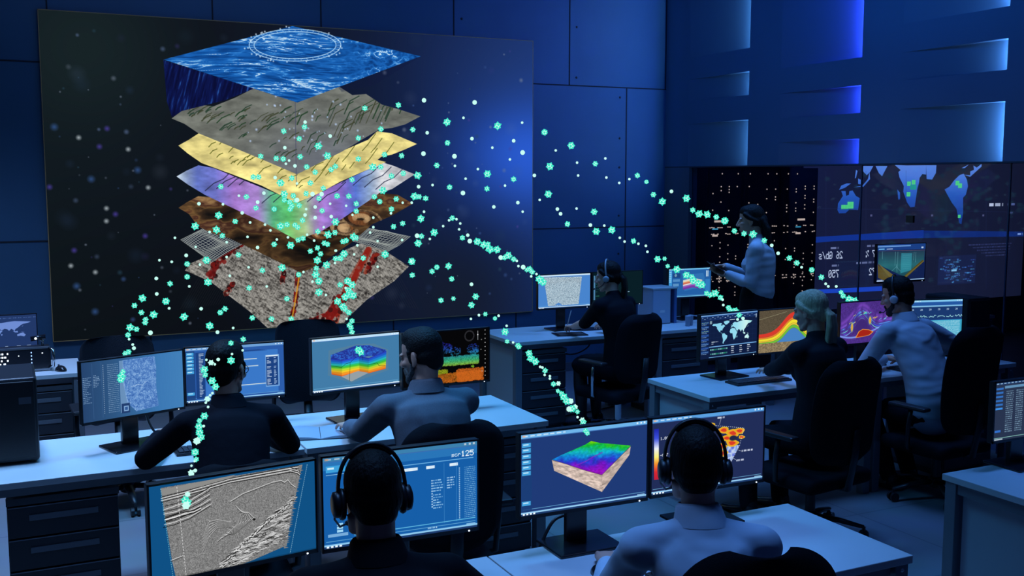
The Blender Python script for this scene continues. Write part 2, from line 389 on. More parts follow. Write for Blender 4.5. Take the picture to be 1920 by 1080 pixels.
def chrome(p, top=(90, 165, 225), bg=None, bar=(150, 205, 245)):
    """window furniture common to the workstations: title bar and task bar"""
    rng = random.Random(5)
    p.rect(0, 0, 16, .42, top); p.rect(0, .42, 16, .5, (60, 110, 180))
    for k in range(7): p.rect(.35 + k * .8, .14, .35 + k * .8 + rng.uniform(.3, .6), .28, (215, 235, 250), .85)
    p.rect(.2, .1, .55, .3, (235, 180, 150), .8)
    for k in (14.6, 15.1, 15.55): p.rect(k, .1, k + .22, .3, (235, 245, 255), .9)
    p.rect(.2, 8.3, 15.8, 8.36, (120, 190, 230), .8); p.rect(0, 8.62, 16, 8.8, bar); p.rect(0, 8.8, 16, 9, (30, 60, 110))
    for k in range(4): p.rect(.25 + k * .42, 8.76, .5 + k * .42, 8.95, (240, 250, 255))
    p.rect(14.8, 8.5, 15.8, 8.62, (160, 210, 240), .8)
def sidebar(p, x0=.15, w=1.15, ys=(.75, 1.35, 1.95, 2.55, 3.15, 3.75), foot=7.3):
    p.rect(0, .5, x0 * 2 + w, 8.6, (26, 62, 118), .8)
    for y in list(ys) + [foot]:
        p.rect(x0, y, x0 + w, y + .48, (70, 165, 225)); p.rect(x0 + .15, y + .12, x0 + w * .75, y + .26, (190, 230, 250))
def pic_seismic_dark():      # left screen of the man in the dark jacket
    p = Pic(16, 9, 44, (40, 74, 118)); rng = random.Random(1)
    p.a[:] = ramp(p.x / 16, [(0, (38, 68, 110)), (.3, (46, 86, 130)), (.75, (60, 120, 180)), (1, (66, 128, 185))]) / 255
    for k in range(30): p.line([(11 + k * .2, .2), (11 + k * .2, 8.8)], .02, (80, 140, 195), .3)
    def tex(x, y):
        n = fbm(x * 9, y * 9, 3, 3); q = np.abs(np.sin(14 * fbm(x * .6, y * .6, 8, 3))); return ramp(n * .75 + q * .25, [(.3, (62, 106, 176)), (.5, (84, 130, 196)), (.7, (112, 156, 212)), (.88, (165, 198, 234))])
    p.poly([(6.3, .35), (11.4, .3), (11.6, 2), (11.5, 5), (11.8, 8.2), (8.2, 8.5), (6.8, 7), (6.3, 4)], tex)
    p.poly([(5.75, .4), (6.4, .4), (6.5, 5), (7.2, 7.6), (5.75, 8.4)], (150, 185, 225), .55)
    p.line([(7.6, 4.6), (8.6, 4.4), (9.3, 4.6), (10, 4.0)], .1, (215, 235, 250), .7, .25); p.line([(8.0, 6.6), (9.4, 4.8)], .05, (170, 205, 240), .8)
    p.rect(5.9, 7.0, 7.2, 8.5, (34, 62, 110)); p.rect(6.25, 7.4, 7, 8.2, (130, 170, 215)); p.rect(6.4, 7.55, 6.85, 8.05, (50, 90, 150))
    p.line([(1.6, .3), (1.6, 8.6)], .03, (70, 110, 160)); p.line([(3.0, .3), (3.0, 8.6)], .03, (70, 110, 160))
    for k in range(26): p.rect(3.2, .7 + k * .29, 3.32, .8 + k * .29, (200, 220, 240), .7); p.greek(3.9, .72 + k * .29, 1.7, .09, (170, 200, 230), rng, .7)
    for k in range(15): p.greek(.15, 2.3 + k * .27, rng.uniform(.6, 1.3), .1, (160, 195, 230), rng, .8)
    for k in range(8): p.greek(1.75, 2.1 + k * .24, rng.uniform(.5, 1.1), .1, (170, 200, 230), rng, .8)
    return p
def pic_schedule():
    p = Pic(16, 9, 44, (44, 92, 170)); rng = random.Random(2); chrome(p, (110, 160, 215)); sidebar(p)
    p.rect(1.6, .8, 3.0, 8.4, (28, 66, 130))
    for k in range(30): p.rect(2.1, 1 + k * .24, 2.1 + rng.uniform(.3, .8), 1.1 + k * .24, (215, 235, 250), .8)
    p.rect(3.1, 1.1, 15, 8.3, (58, 120, 200))
    for k in range(5): p.rect(7.0 + k * .6, .95 + .05 * k, 12 + .3 * k, 1.0 + .05 * k, (20, 50, 110), .6)
    for y, x1 in ((2.4, 11.5), (3.6, 11.7), (6.7, 13.0)): p.rect(6.8, y, x1, y + .1, (235, 240, 225)); p.rect(6.8, y + .15, x1, y + .2, (120, 180, 235))
    p.rect(12.9, 2.0, 15.2, 7.4, (120, 170, 225)); p.rect(13, 2.3, 15, 7.2, (28, 66, 130)); p.rect(13, 2.1, 15, 2.3, (225, 240, 250))
    for k in range(22):
        if rng.random() < .9: p.rect(13.15, 2.5 + k * .21, 13.15 + rng.uniform(.3, .8), 2.6 + k * .21, (210, 230, 250), .85); p.rect(14.3, 2.5 + k * .21, 14.3 + rng.uniform(.2, .5), 2.6 + k * .21, (190, 220, 250), .8)
    return p
def pic_strata():
    q = [(581, 634), (747.5, 620.5), (752.5, 724), (586, 742.5)]
    p = Pic(16, 9, 50, (66, 124, 168), q); chrome(p, (190, 225, 250), bar=(215, 235, 252))
    a = lambda *z: p.T(z)
    # two visible faces of a layered block, boundaries run (left edge, inner ridge, right edge)
    p.poly([(614, 656), (666, 644), (700, 643), (728, 655), (730, 697), (660, 722), (614, 706)], (110, 130, 140), .35)
    top = [(618, 665), (640, 657), (664, 647), (690, 646), (724, 656)]
    p.poly(top + [(724, 668), (690, 668), (676, 672), (645, 676), (619, 676)], lambda x, y: ramp(fbm(x * 4, y * 6, 4, 4), [(.3, (34, 48, 140)), (.6, (44, 84, 185)), (.8, (50, 120, 210))]))
    n = 22
    L = lambda t: (619 + 2 * t, 672 + 32 * t)
    K1 = lambda t: (641, 676 + 33 * t - 3 * math.sin(3 * t)); K2 = lambda t: (672 + 3 * t, 668 + 32 * t); K3 = lambda t: (692, 672 + 31 * t); Rr = lambda t: (725, 658 + 36 * t)
    for k in range(n):
        t0, t1 = k / n, (k + 1.1) / n
        c = tuple(rainbow(np.array(k / (n - 1)))); dk = .92 if k % 3 == 0 else 1.0
        for A, B, sh in ((L, K1, .92), (K1, K2, 1.05), (K2, K3, .9), (K3, Rr, 1.0)):
            p.poly([A(t0), B(t0), B(t1), A(t1)], tuple(min(255, v * sh * dk) for v in c))
    p.poly([(640, 709), (672, 698), (692, 702), (660, 719)], (150, 160, 165))
    for pts in ([(619, 687), (640, 690), (648, 683), (656, 681), (656, 718)], [(656, 681), (664, 672), (672, 668), (680, 670)], [(690, 686), (708, 682), (712, 688), (724, 688)], [(680, 668), (680, 676)]): p.line(pts, .06, (20, 40, 30), .9)
    return p
def pic_cloud():
    p = Pic(16, 9, 50, (6, 6, 8)); X, Y = p.x, p.y; n = fbm(X * 3, Y * 3, 2, 4); m = fbm(X * 12, Y * 12, 9, 2)
    def band(cx0, cx1, y0, y1, col, th, edge=.5):
        d = np.clip((X - cx0) / edge, 0, 1) * np.clip((cx1 - X) / edge, 0, 1) * np.clip((Y - y0) / edge, 0, 1) * np.clip((y1 - Y) / edge, 0, 1)
        p.put((slice(None), slice(None)), np.clip((d * (.45 + n) - th - .42 * m) * 6, 0, 1) * (.45 + .75 * m), col)
    for cx, cy, rx, ry in ((8.2, 3.0, .9, .9), (6.9, 2.7, 1.0, 1.0), (9.6, 3.6, 1.2, .8), (12.9, 3.3, 1.3, .8), (13.3, 4.0, .9, .6), (5.4, 3.0, 1.0, .9), (4, 3.3, 1, .8)):
        for k in range(60):
            t = random.Random(k + cx).uniform(0, 6.3); r_ = math.sqrt(random.Random(k * 7 + cy).random())
            p.dot((cx + rx * r_ * math.cos(t), cy + ry * r_ * math.sin(t)), .16, tuple(ramp(np.array((cy + ry * r_ * math.sin(t) - 2.2) / 2.2), [(0, (40, 40, 200)), (.5, (40, 100, 210)), (1, (40, 170, 190))])), .5, .8)
    band(2, 14.4, 4.1, 6.3, lambda x, y: ramp((y - 4.2) / 2, [(0, (40, 150, 170)), (.5, (60, 190, 130)), (.75, (120, 200, 90)), (1, (150, 170, 40))]), .22)
    band(3, 14.8, 6.9, 9.2, lambda x, y: ramp(vnoise(x, y * 2, 3), [(0, (150, 90, 20)), (1, (215, 110, 30))]), .3)
    band(9.5, 15.3, 6.4, 9.3, (205, 100, 30), .28); band(6.0, 8.5, 6.2, 7.6, (150, 165, 30), .3); band(12.2, 13.6, 5.9, 6.9, (120, 180, 40), .3)
    for k in range(40): t = k / 40 * 6.28; p.line([(12.3 + .75 * math.cos(t), 1.1 + .75 * math.sin(t)), (12.3 + .95 * math.cos(t), 1.1 + .95 * math.sin(t))], .05, (120, 120, 130), .6)
    p.line([(13.9, .35), (13.9, 1.9)], .06, (210, 215, 220)); p.dot((13.9, 1.0), .12, (230, 230, 235))
    for k in range(12): p.dot((15.3, .3 + k * .72), .1, (205, 205, 205), .8)
    for q in ((14.6, 1.9), (14.5, 3.6), (14.7, 7.4)): p.dot(q, .1, (200, 200, 200), .7)
    return p
def pic_seismic():
    q = [(273, 910), (593, 858), (595, 1037), (283, 1101)]
    p = Pic(16, 9, 70, (15, 80, 132), q); X, Y = p.x, p.y; rng = random.Random(8)
    grain = fbm(X * 20, Y * 20, 17, 2)
    def sec(x, y):
        g = fbm(x * 20, y * 20, 17, 2)
        w = fbm(x * .55, y * .55, 1, 3); w2 = fbm(x * 1.2 + 3 * w, y * 1.2 + 2 * w, 2, 3)
        s = np.sin(60 * (w2 + .10 * y)) * .20; base = 126 + 84 * (g - .5) + 60 * s * (.35 + w2)
        return np.stack([base] * 3, -1)
    body = [(296, 912), (570, 866), (562, 900), (556, 930), (560, 932), (550, 945), (545, 985), (538, 1030), (470, 1060), (405, 1085), (330, 1102), (320, 1060)]
    p.poly(body, sec)
    for k in range(46):                        # torn right edge
        t = k / 45; x0 = 567 - 30 * t; y0 = 872 + 160 * t; p.poly([(x0 - 4, y0), (x0 + rng.uniform(0, 6), y0 + 2), (x0 - 4, y0 + 4)], (128, 128, 128))
    p.poly([(297, 915), (440, 886), (428, 893), (300, 928)], (140, 140, 138))
    def layer(pts, n, d, amp, al, w=.07):
        for k in range(n):
            q = []
            for i, (x, y) in enumerate(pts): q.append((x + rng.uniform(-2, 2), y + k * d + rng.uniform(-amp, amp)))
            p.line(q, w, (12, 12, 12) if k % 2 == 0 else (235, 235, 235), al)
    layer([(299, 930), (330, 922), (375, 909), (430, 893), (500, 880), (562, 868)], 5, 2.6, .6, .85)
    layer([(303, 950), (325, 944), (350, 934), (370, 922), (392, 908)], 9, 5.2, 1.2, .8)
    layer([(306, 973), (335, 963), (360, 957), (372, 950)], 3, 3, .6, .9, .09)
    layer([(545, 872), (560, 876), (564, 880)], 5, 2.2, .6, .8)
    wig = lambda pts, c, w, al: p.line(pts, w, c, al)
    for dy, c in ((0, (225, 225, 225)), (2.2, (60, 60, 60))):
        wig([(430, 940 + dy), (455, 924 + dy), (485, 912 + dy), (510, 902 + dy), (528, 898 + dy), (535, 902 + dy), (541, 897 + dy), (548, 906 + dy), (556, 912 + dy)], c, .07, .8)
        for o in range(6):
            a = 6 * o
            wig([(440 + a * .6, 948 + dy + a), (452 + a * .4, 962 + dy), (445 + a, 985 + dy - a * .4), (425 + a * .4, 1005 + dy), (405 + a, 1020 + dy - a)], c, .06, .6)
            wig([(378, 1040 - a + dy), (390, 1010 - a + dy), (405, 992 - a * .5 + dy), (430, 990 - a * .3 + dy)], c, .06, .5)
        wig([(318, 1057 + dy), (340, 1048 + dy)], c, .07, .8)
    p.clip(body)
    for k in range(520):                       # broken reflectors, lower right
        t = rng.random(); u = rng.random(); x0 = 410 + 138 * t; y0 = 1070 - 75 * t - 62 * u * t - 8 * u + 14 * (1 - u); l = rng.uniform(3, 12)
        if y0 < 950 - 40 * t + 10: continue
        p.line([(x0, y0), (x0 + l, y0 - l * .5), (x0 + l * 1.6, y0 - l * .5)], .06, rng.choice(((20, 20, 20), (235, 235, 235), (200, 200, 200))), .7)
    for k in range(60):
        t = k / 60; x0 = 415 + 135 * t; y0 = 1070 - 130 * t ** .9; p.line([(x0, y0 + rng.uniform(-3, 3)), (x0 + 5, y0 - 4 + rng.uniform(-3, 3))], .09, (15, 15, 15) if k % 2 else (235, 235, 235), .8)
    p.mask = None; p.dot((476, 977), .12, (20, 20, 20))
    p.line([(296, 914), (322, 1090)], .05, (120, 200, 210), .9, .22); p.line([(327, 910), (347, 1090)], .05, (235, 235, 235), .9, .3); p.line([(579, 866), (545, 1045)], .05, (170, 220, 235), .9, .2)
    p.a[-8:, :] *= .8
    return p
def pic_console():
    p = Pic(16, 9, 50, (22, 94, 168)); rng = random.Random(4); chrome(p, (70, 150, 205), bar=(140, 200, 240))
    p.a[:int(.45 * 50), :] *= .85
    p.rect(0, .5, 16, 1.25, (60, 140, 200), .5); p.rect(.3, .85, 2.2, 1.5, (60, 160, 220)); p.rect(.45, 1.0, 1.1, 1.2, (200, 235, 250)); p.rect(.3, 1.7, 2.6, 1.76, (170, 220, 245), .8)
    p.text('scr', 13.2, .95, .42, (225, 240, 250)); p.text('125', 14.25, .85, .58, (240, 250, 255))
    p.rect(7, 1.62, 15.6, 1.7, (110, 180, 230))
    for x in (8.0, 8.7, 10.5, 13.0): p.rect(x, 2.0, x + .55, 2.3, (225, 240, 250)); p.rect(x + .35, 2.0, x + .9, 2.3, (215, 235, 250))
    for x in (12.4, 13.75): p.line([(x, 1.9), (x, 8.1)], .03, (90, 160, 215), .8)
    for k in range(27): p.rect(14.0, 2.55 + k * .2, 14.12, 2.66 + k * .2, (200, 230, 250), .8); p.greek(14.6, 2.56 + k * .2, 1.25, .08, (150, 205, 240), rng, .75)
    for k in range(11): p.greek(11.2, 3.5 + k * .27 + (.15 if k > 4 else 0), rng.uniform(.6, 1.1), .12, (170, 215, 245), rng, .9); p.dot((11.1, 3.56 + k * .27), .09, (200, 230, 250), .8)
    for k in range(5): p.greek(12.7, 3.4 + k * .26, rng.uniform(.5, .9), .12, (190, 225, 250), rng, .9)
    for k in range(3): p.rect(1.3, 6.6 + k * .33, 1.9, 6.85 + k * .33, (160, 215, 245))
    p.rect(.4, 7.6, 2.4, 7.9, (160, 205, 240), .7); p.rect(3, 7.95, 15.8, 8.03, (100, 190, 230)); p.greek(10.6, 8.35, 1.0, .16, (200, 230, 250), rng)
    return p
def pic_block():
    q = [(972, 812), (1214, 785), (1215.6, 938), (975, 976)]
    p = Pic(16, 9, 60, (31, 58, 118), q); chrome(p, (110, 180, 235)); sidebar(p, .15, 1.05, (.95, 1.55, 2.2, 2.85, 3.45, 4.05), 7.4)
    stone = lambda sd, k: (lambda x, y: np.array((218, 196, 184)) * k * (.62 + .62 * fbm(x * 2 + y * .4, y * 6 + x * (1.7 if sd > 1 else -1.9), 20 + sd, 5))[..., None])
    p.poly([(1033, 862), (1060, 870), (1130, 893), (1131, 927), (1038, 884)], stone(1, 1.0))
    p.poly([(1130, 893), (1184, 836), (1182, 853), (1131, 927)], stone(2, .92))
    def top(x, y):
        a = np.array(p.T((1116, 890))); b = np.array(p.T((1118, 826))); d = b - a
        t = ((x - a[0]) * d[0] + (y - a[1]) * d[1]) / (d @ d) + .35 * (fbm(x * .9, y * 1.4, 4, 4) - .5)
        c = ramp(t, [(.0, (150, 20, 190)), (.24, (116, 24, 200)), (.40, (44, 56, 205)), (.55, (20, 130, 215)), (.68, (20, 185, 195)), (.82, (20, 190, 60)), (.98, (120, 215, 10)), (1.08, (225, 215, 10)), (1.16, (245, 150, 20))])
        return c * (.8 + .35 * fbm(x * 4, y * 6, 9, 3))[..., None]
    p.poly([(1033, 862), (1050, 853), (1075, 842), (1097, 832), (1108, 825), (1125, 829), (1145, 831), (1184, 835), (1166, 854), (1130, 893), (1095, 883), (1062, 871)], top)
    p.line([(1078, 874), (1098, 866), (1112, 857), (1130, 848)], .12, (150, 40, 190), .6); p.line([(1033, 862), (1062, 871), (1095, 883), (1130, 893), (1184, 836)], .05, (60, 40, 40), .6)
    return p
def pic_fence():
    q = [(1218, 784), (1431.5, 761), (1432, 904), (1219, 935)]
    p = Pic(16, 9, 60, (33, 45, 88), q); chrome(p, (90, 160, 225)); p.rect(0, .5, 16, .52, (33, 45, 88)); rng = random.Random(6)
    p.poly([(1222, 803), (1231, 802), (1233, 903), (1224, 904)], lambda x, y: ramp((y - 1.2) / 6.0, [(0, (30, 40, 170)), (.18, (60, 80, 220)), (.38, (235, 240, 250)), (.55, (250, 240, 120)), (.68, (245, 150, 50)), (.85, (215, 40, 50)), (1, (190, 30, 60))]))
    p.text('1.00', 1.15, 2.2, .34, (225, 230, 240)); p.text('-0.7', 1.15, 4.2, .34, (225, 230, 240)); p.text('-2.00', 1.15, 6.75, .34, (225, 230, 240))
    fence = [(1325, 793), (1394, 802), (1390, 820), (1387, 836), (1372, 868), (1345, 880), (1330, 850)]
    p.poly([(1345, 838), (1387, 836), (1372, 868), (1340, 885), (1330, 860)], lambda x, y: ramp(vnoise(x * 2, y * 2, 3), [(.2, (90, 110, 215)), (.5, (200, 215, 240)), (.8, (130, 160, 225))]))
    for cx, cy, r in ((1330, 797, 10), (1356, 806, 11), (1374, 812, 13), (1386, 808, 10), (1372, 832, 12), (1352, 838, 10), (1354, 852, 11), (1362, 822, 10), (1390, 820, 6)):
        for rr, c in ((1.0, (225, 180, 40)), (.75, (240, 150, 40)), (.5, (215, 60, 40))):
            p.poly([(cx + r * rr * math.cos(t) * (1 + .2 * math.sin(3 * t + cx)), cy + .62 * r * rr * math.sin(t)) for t in np.linspace(0, 6.0, 14)], c)
    for q_ in ((1374, 822, 9), (1343, 815, 9)): p.dot(q_[:2], q_[2] / 14, (33, 40, 70), 1, .3, q_[2] / 24)
    p.line([(1300, 790), (1340, 797), (1394, 802), (1387, 836), (1372, 868)], .05, (225, 235, 245), .9, .3)
    p.line([(1347, 795), (1350, 783)], .04, (200, 210, 230)); p.line([(1385, 846), (1390, 848)], .04, (200, 210, 230)); p.line([(1375, 862), (1380, 865)], .04, (200, 210, 230))
    for x, y, w in ((1343, 780, 14), (1391, 846, 22), (1381, 865, 15)): a = p.T((x, y)); p.greek(a[0], a[1], w / 13.4, .22, (205, 212, 230), rng)
    return p
def pic_grain():
    p = Pic(16, 9, 44, (72, 132, 205)); chrome(p, (200, 230, 250), bar=(205, 232, 250)); rng = random.Random(3)
    def tex(x, y):
        n = fbm(x * 14, y * 14, 2, 2); b = np.sin(30 * (fbm(x * .4, y * .4, 5, 3) + .22 * y)); top = np.exp(-((y - 1.6 - .03 * (x - 8) ** 2 * .6) / .7) ** 2)
        v = n + .55 * top * np.sin(26 * x + 12 * y) * .6
        return ramp(v, [(.15, (40, 60, 80)), (.36, (120, 150, 175)), (.5, (165, 190, 205)), (.8, (215, 230, 238))])
    p.poly([(1.6, .5), (13.4, .8), (12.4, 8.3), (3, 8.4)], tex); p.poly([(5, 8.2), (6.2, 7.6), (7.4, 8.3)], (72, 132, 205))
    return p
def pic_green():
    p = Pic(16, 9, 24, (9, 30, 38)); p.rect(.2, .8, .7, 7.5, (90, 150, 200), .8); p.rect(9.9, 3.6, 10.6, 4.2, (170, 210, 235)); p.poly([(10, 4.2), (10.6, 4.2), (10.5, 5.6)], (120, 170, 205)); p.rect(10.8, 5.6, 11.8, 5.75, (150, 190, 215)); p.rect(.9, 6.4, 2, 6.5, (60, 150, 120))
    for k in range(7): p.rect(.9, 1 + k * .7, 1.4 + .2 * (k % 3), 1.12 + k * .7, (40, 90, 90))
    return p
def pic_layers():
    p = Pic(16, 9, 36, (36, 96, 165)); chrome(p, (110, 190, 235), bar=(130, 215, 245)); p.rect(0, .5, 1.2, 8.6, (60, 150, 215)); rng = random.Random(3)
    for k in range(6): p.rect(.2, .8 + k * .6, 1, 1.1 + k * .6, (150, 210, 240))
    p.rect(1.6, 1.4, 4.4, 2.8, (28, 70, 130)); p.dot((2.6, 2.0), .45, (150, 190, 200), .7); p.rect(1.6, 3.2, 4.2, 4, (120, 180, 225), .5); p.rect(1.6, 4.6, 3.8, 5.4, (130, 180, 215), .6)
    p.poly([(5, 2), (13, 1.6), (13.6, 3), (13.4, 6), (6, 7)], (60, 130, 190), .5)
    for k, c in enumerate(((215, 225, 215), (250, 225, 180), (240, 150, 90), (220, 90, 70), (250, 240, 220), (160, 120, 200), (150, 60, 170), (120, 50, 160))):
        p.poly([(5.4, 3.6 + k * .36), (9, 3.0 + k * .36), (12.6, 3.7 + k * .36), (12.8, 4.1 + k * .36), (9, 3.5 + k * .36), (5.4, 4.1 + k * .36)], c, .85)
    for k in range(5): p.rect(14.2 + (k % 2) * .5, .9, 14.5 + (k % 2) * .5, 2.8, (210, 235, 245), .7)
    p.rect(13.9, 3.6, 15.6, 7.6, (60, 150, 215), .5)
    return p
CONT = ('-165 62,-155 71,-125 70,-95 72,-82 68,-94 59,-80 55,-78 62,-64 58,-56 52,-66 45,-76 37,-81 26,-90 29,-97 26,-95 17,-84 10,-78 8,-87 14,-105 21,-115 31,-124 40,-125 49,-140 59,-152 58', '-55 60,-42 60,-22 70,-20 80,-40 83,-60 80,-70 77', '-80 8,-62 10,-50 0,-35 -7,-40 -22,-55 -34,-66 -45,-68 -54,-75 -48,-71 -30,-80 -6', '-17 14,-10 30,8 37,30 31,42 12,51 11,40 -8,35 -24,20 -35,12 -18,8 4,-8 5',
        '-9 37,-2 48,8 54,8 63,25 71,45 67,70 73,105 77,140 73,178 68,162 58,142 54,130 43,121 31,108 19,103 2,98 14,89 22,79 8,72 20,60 25,45 13,36 30,28 37,22 38,13 45', '44 -12,50 -15,47 -25,43 -22', '114 -22,131 -12,142 -11,153 -27,145 -39,130 -32,115 -34', '130 32,141 37,144 44,136 35', '96 5,105 -6,118 -8,117 5,108 2', '131 -2,150 -7,140 -8', '-8 51,-2 58,1 52')
def worldmap(p, x0, y0, w, h, col, al=1):
    for c in CONT:
        pts = [tuple(map(float, q.split())) for q in c.split(',')]
        p.poly([(x0 + (a + 170) / 350 * w, y0 + (80 - b) / 140 * h) for a, b in pts], col, al)
def pic_map():
    p = Pic(16, 9, 50, (16, 30, 66)); rng = random.Random(9)
    p.rect(0, 0, 16, .35, (60, 110, 180)); p.rect(0, .1, 16, .2, (170, 210, 240), .8); p.rect(0, .35, 16, 1.2, (22, 46, 96))
    for k in range(22): p.rect(.3 + k * .7, .5 + .28 * (k % 2), .3 + k * .7 + rng.uniform(.2, .55), .62 + .28 * (k % 2), (190, 220, 245), rng.uniform(.4, .9))
    for k in range(12): p.line([(2.6 + k * 1.1, 1.3), (2.6 + k * 1.1, 6.4)], .02, (40, 66, 120), .6)
    for k in range(5): p.line([(2.5, 1.8 + k), (15.8, 1.8 + k)], .02, (40, 66, 120), .6)
    worldmap(p, 3.0, 1.6, 11.6, 4.9, lambda x, y: ramp((x - 3) / 11.6, [(0, (130, 205, 235)), (.6, (150, 220, 240)), (.85, (205, 245, 240)), (1, (150, 225, 235))]))
    p.rect(2.5, 1.3, 3.1, 1.9, (150, 180, 190), .8); p.rect(8, 1.35, 9.6, 1.45, (210, 230, 245))
    for k in range(8):
        y = 1.35 + k * .86; p.rect(.2, y, 2.3, y + .5, (30, 66, 130)); p.line([(.3 + i * .2, y + .3 + rng.uniform(-.12, .12)) for i in range(10)], .05, rng.choice(((150, 200, 240), (180, 220, 120), (90, 130, 240))), .9); p.greek(.3, y + .56, 1.4, .12, (150, 190, 235), rng)
    p.rect(2.4, 6.55, 15.9, 6.75, (110, 165, 220)); p.rect(2.4, 8.75, 15.9, 8.85, (120, 180, 230)); p.greek(3.1, 5.6, 1.9, .14, (220, 235, 250), rng); p.greek(3.1, 6.0, .5, .1, (220, 235, 250), rng)
    for r_ in range(2):
        for k in range(9): p.rect(2.7 + k * .55, 7.1 + r_ * .9, 3.15 + k * .55, 7.4 + r_ * .9, ((120, 200, 190), (60, 130, 130), (40, 160, 110), (140, 210, 200))[(k * 3 + r_) % 4], .8)
    for x in (8.6, 11, 13.2):
        for k in range(4): p.rect(x, 6.95 + k * .42, x + rng.uniform(.5, 1.1), 7.15 + k * .42, (225, 235, 245), .85 if k % 2 == 0 else .5)
    for k in range(5): p.rect(15.5, .6 + k * .18, 15.8, .68 + k * .18, (200, 225, 245))
    return p
def pic_bands():
    p = Pic(16, 9, 44, (88, 78, 62)); X, Y = p.x, p.y
    p.a[:] = np.array((88, 78, 62)) / 255 * (.75 + .5 * fbm(X * 8, Y * 10, 3, 3))[..., None]
    f = lambda x: 7.0 - 5.3 * np.exp(-((x - 9.6) / 4.0) ** 2) - .35 * np.clip((4 - x) / 4, 0, 1)
    def band(off0, off1, col):
        y0 = 4.9 + (f(X) - 7) * .78 + off0; y1 = 4.9 + (f(X) - 7) * .78 + off1; p.put((slice(None), slice(None)), np.clip((Y - y0) * 20, 0, 1) * np.clip((y1 - Y) * 20, 0, 1), col)
    g = lambda o: 5.0 - 4.3 * np.exp(-((X - 9.4) / (3.9 - o * .4)) ** 2) * (1 - o * .12) + o
    cols = ((215, 58, 46), (236, 128, 46), (240, 220, 50), (235, 200, 60), (110, 190, 60))
    offs = (0, .75, 1.05, 1.55, 1.8, 2.25)
    for i, c in enumerate(cols): p.put((slice(None), slice(None)), np.clip((Y - g(offs[i])) * 20, 0, 1) * np.clip((g(offs[i + 1]) - Y) * 20, 0, 1), c)
    p.put((slice(None), slice(None)), np.clip((Y - g(2.25)) * 20, 0, 1) * (X > 5) * (X < 13.5), (70, 130, 195))
    sl = slice(int(7.0 * 44), None); p.a[sl] = (np.array((140, 122, 92)) / 255 * (.6 + .75 * fbm(X * 4, Y * 5, 8, 4))[..., None])[sl]
    p.line([(0, 1.9), (7.5, .5)], .05, (190, 190, 150), .8)
    return p
def pic_purple():
    p = Pic(16, 9, 50, (72, 46, 128)); X, Y = p.x, p.y
    p.a[:] = np.array((74, 46, 132)) / 255 * (.8 + .4 * fbm(X * 4, Y * 5, 2, 4))[..., None]
    arc = lambda a, b: (lambda x: 5.9 - (4.2 - b) * np.exp(-((x - 6.2) / (3.3 - a * .5)) ** 2) - 1.4 * (1 / (1 + np.exp(-(x - 11.5) * .8))) * (1 - .2 * a) + a)
    for a, b, c, w in ((-1.0, 0, (112, 66, 178), .5), (-.3, .1, (120, 80, 200), .3), (.15, .15, (80, 150, 235), .13), (.45, .2, (60, 90, 220), .16), (.75, .3, (110, 210, 215), .12), (1.1, .4, (90, 70, 200), .2), (1.4, .5, (120, 170, 235), .12)):
        y = arc(a, b)(X); brk = np.clip(vnoise(X * 1.6 + a * 9, Y * .3, 4) * 2.4 - .4, .15, 1); p.put((slice(None), slice(None)), np.exp(-((Y - y) / w) ** 2) * brk, c)
    p.put((slice(None), slice(None)), np.exp(-((X - 6.3) / 2.5) ** 4 - ((Y - 5.2) / 1.7) ** 4), (62, 40, 116))
    y2 = 7.2 + .5 * np.sin(X * .45) - 1.9 / (1 + np.exp(-(X - 11.6) * .9)); p.put((slice(None), slice(None)), np.exp(-((Y - y2) / .2) ** 2), (130, 160, 245))
    for k in range(26):
        x, y = random.Random(k).choice(((4.6, 2.8), (7.4, 2.5), (9.4, 3.6), (12, 4.0), (3.0, 4.4), (6.2, 2.3), (13.6, 3.4))); dx = random.Random(k + 99).uniform(-.9, .9)
        p.line([(x + dx, y + .2), (x + dx + .6, y - .1)], .12, random.Random(k).choice(((200, 225, 80), (90, 215, 200), (240, 200, 60), (120, 200, 240))), .8)
    for cx, cy, rx, ry in ((3.4, 5.4, .35, 1.2), (8.6, 4.2, .42, 1.0)):
        p.dot((cx, cy), rx * 1.5, (120, 200, 180), .7, .6, ry * 1.2); p.dot((cx, cy), rx, (235, 205, 60), 1, .5, ry); p.dot((cx, cy), rx * .5, (225, 110, 40), 1, .6, ry * .7)
    for s, c in ((1.15, (225, 150, 60)), (1, (165, 36, 24))): p.poly([(7 + (x - 7) * s, 6.9 + (y - 6.9) * s) for x, y in ((4.8, 7.7), (5.6, 6.5), (6.6, 6.1), (8.2, 6.3), (9.4, 6.8), (8.4, 7.4), (6.8, 7.6))], c)
    return p
def pic_graphs():
    p = Pic(16, 9, 44, (36, 86, 160)); chrome(p, (130, 200, 240), bar=(150, 210, 240)); rng = random.Random(3); p.rect(0, 1.2, 16, 1.5, (130, 190, 230)); p.rect(0, 1.5, 16, 4.4, (26, 56, 110))
    for k in range(7): x = 1 + k * 2.2; p.text('20', x, 1.9, .38, (190, 220, 245)); p.line([(x + i * .2, 3.6 + rng.uniform(-.25, .25)) for i in range(10)], .1, (170, 235, 240))
    p.rect(0, 4.5, 16, 8.2, (60, 165, 200))
    for k in range(14): p.greek(.5, 4.7 + k * .25, 15, .1, (215, 245, 250), rng)
    return p
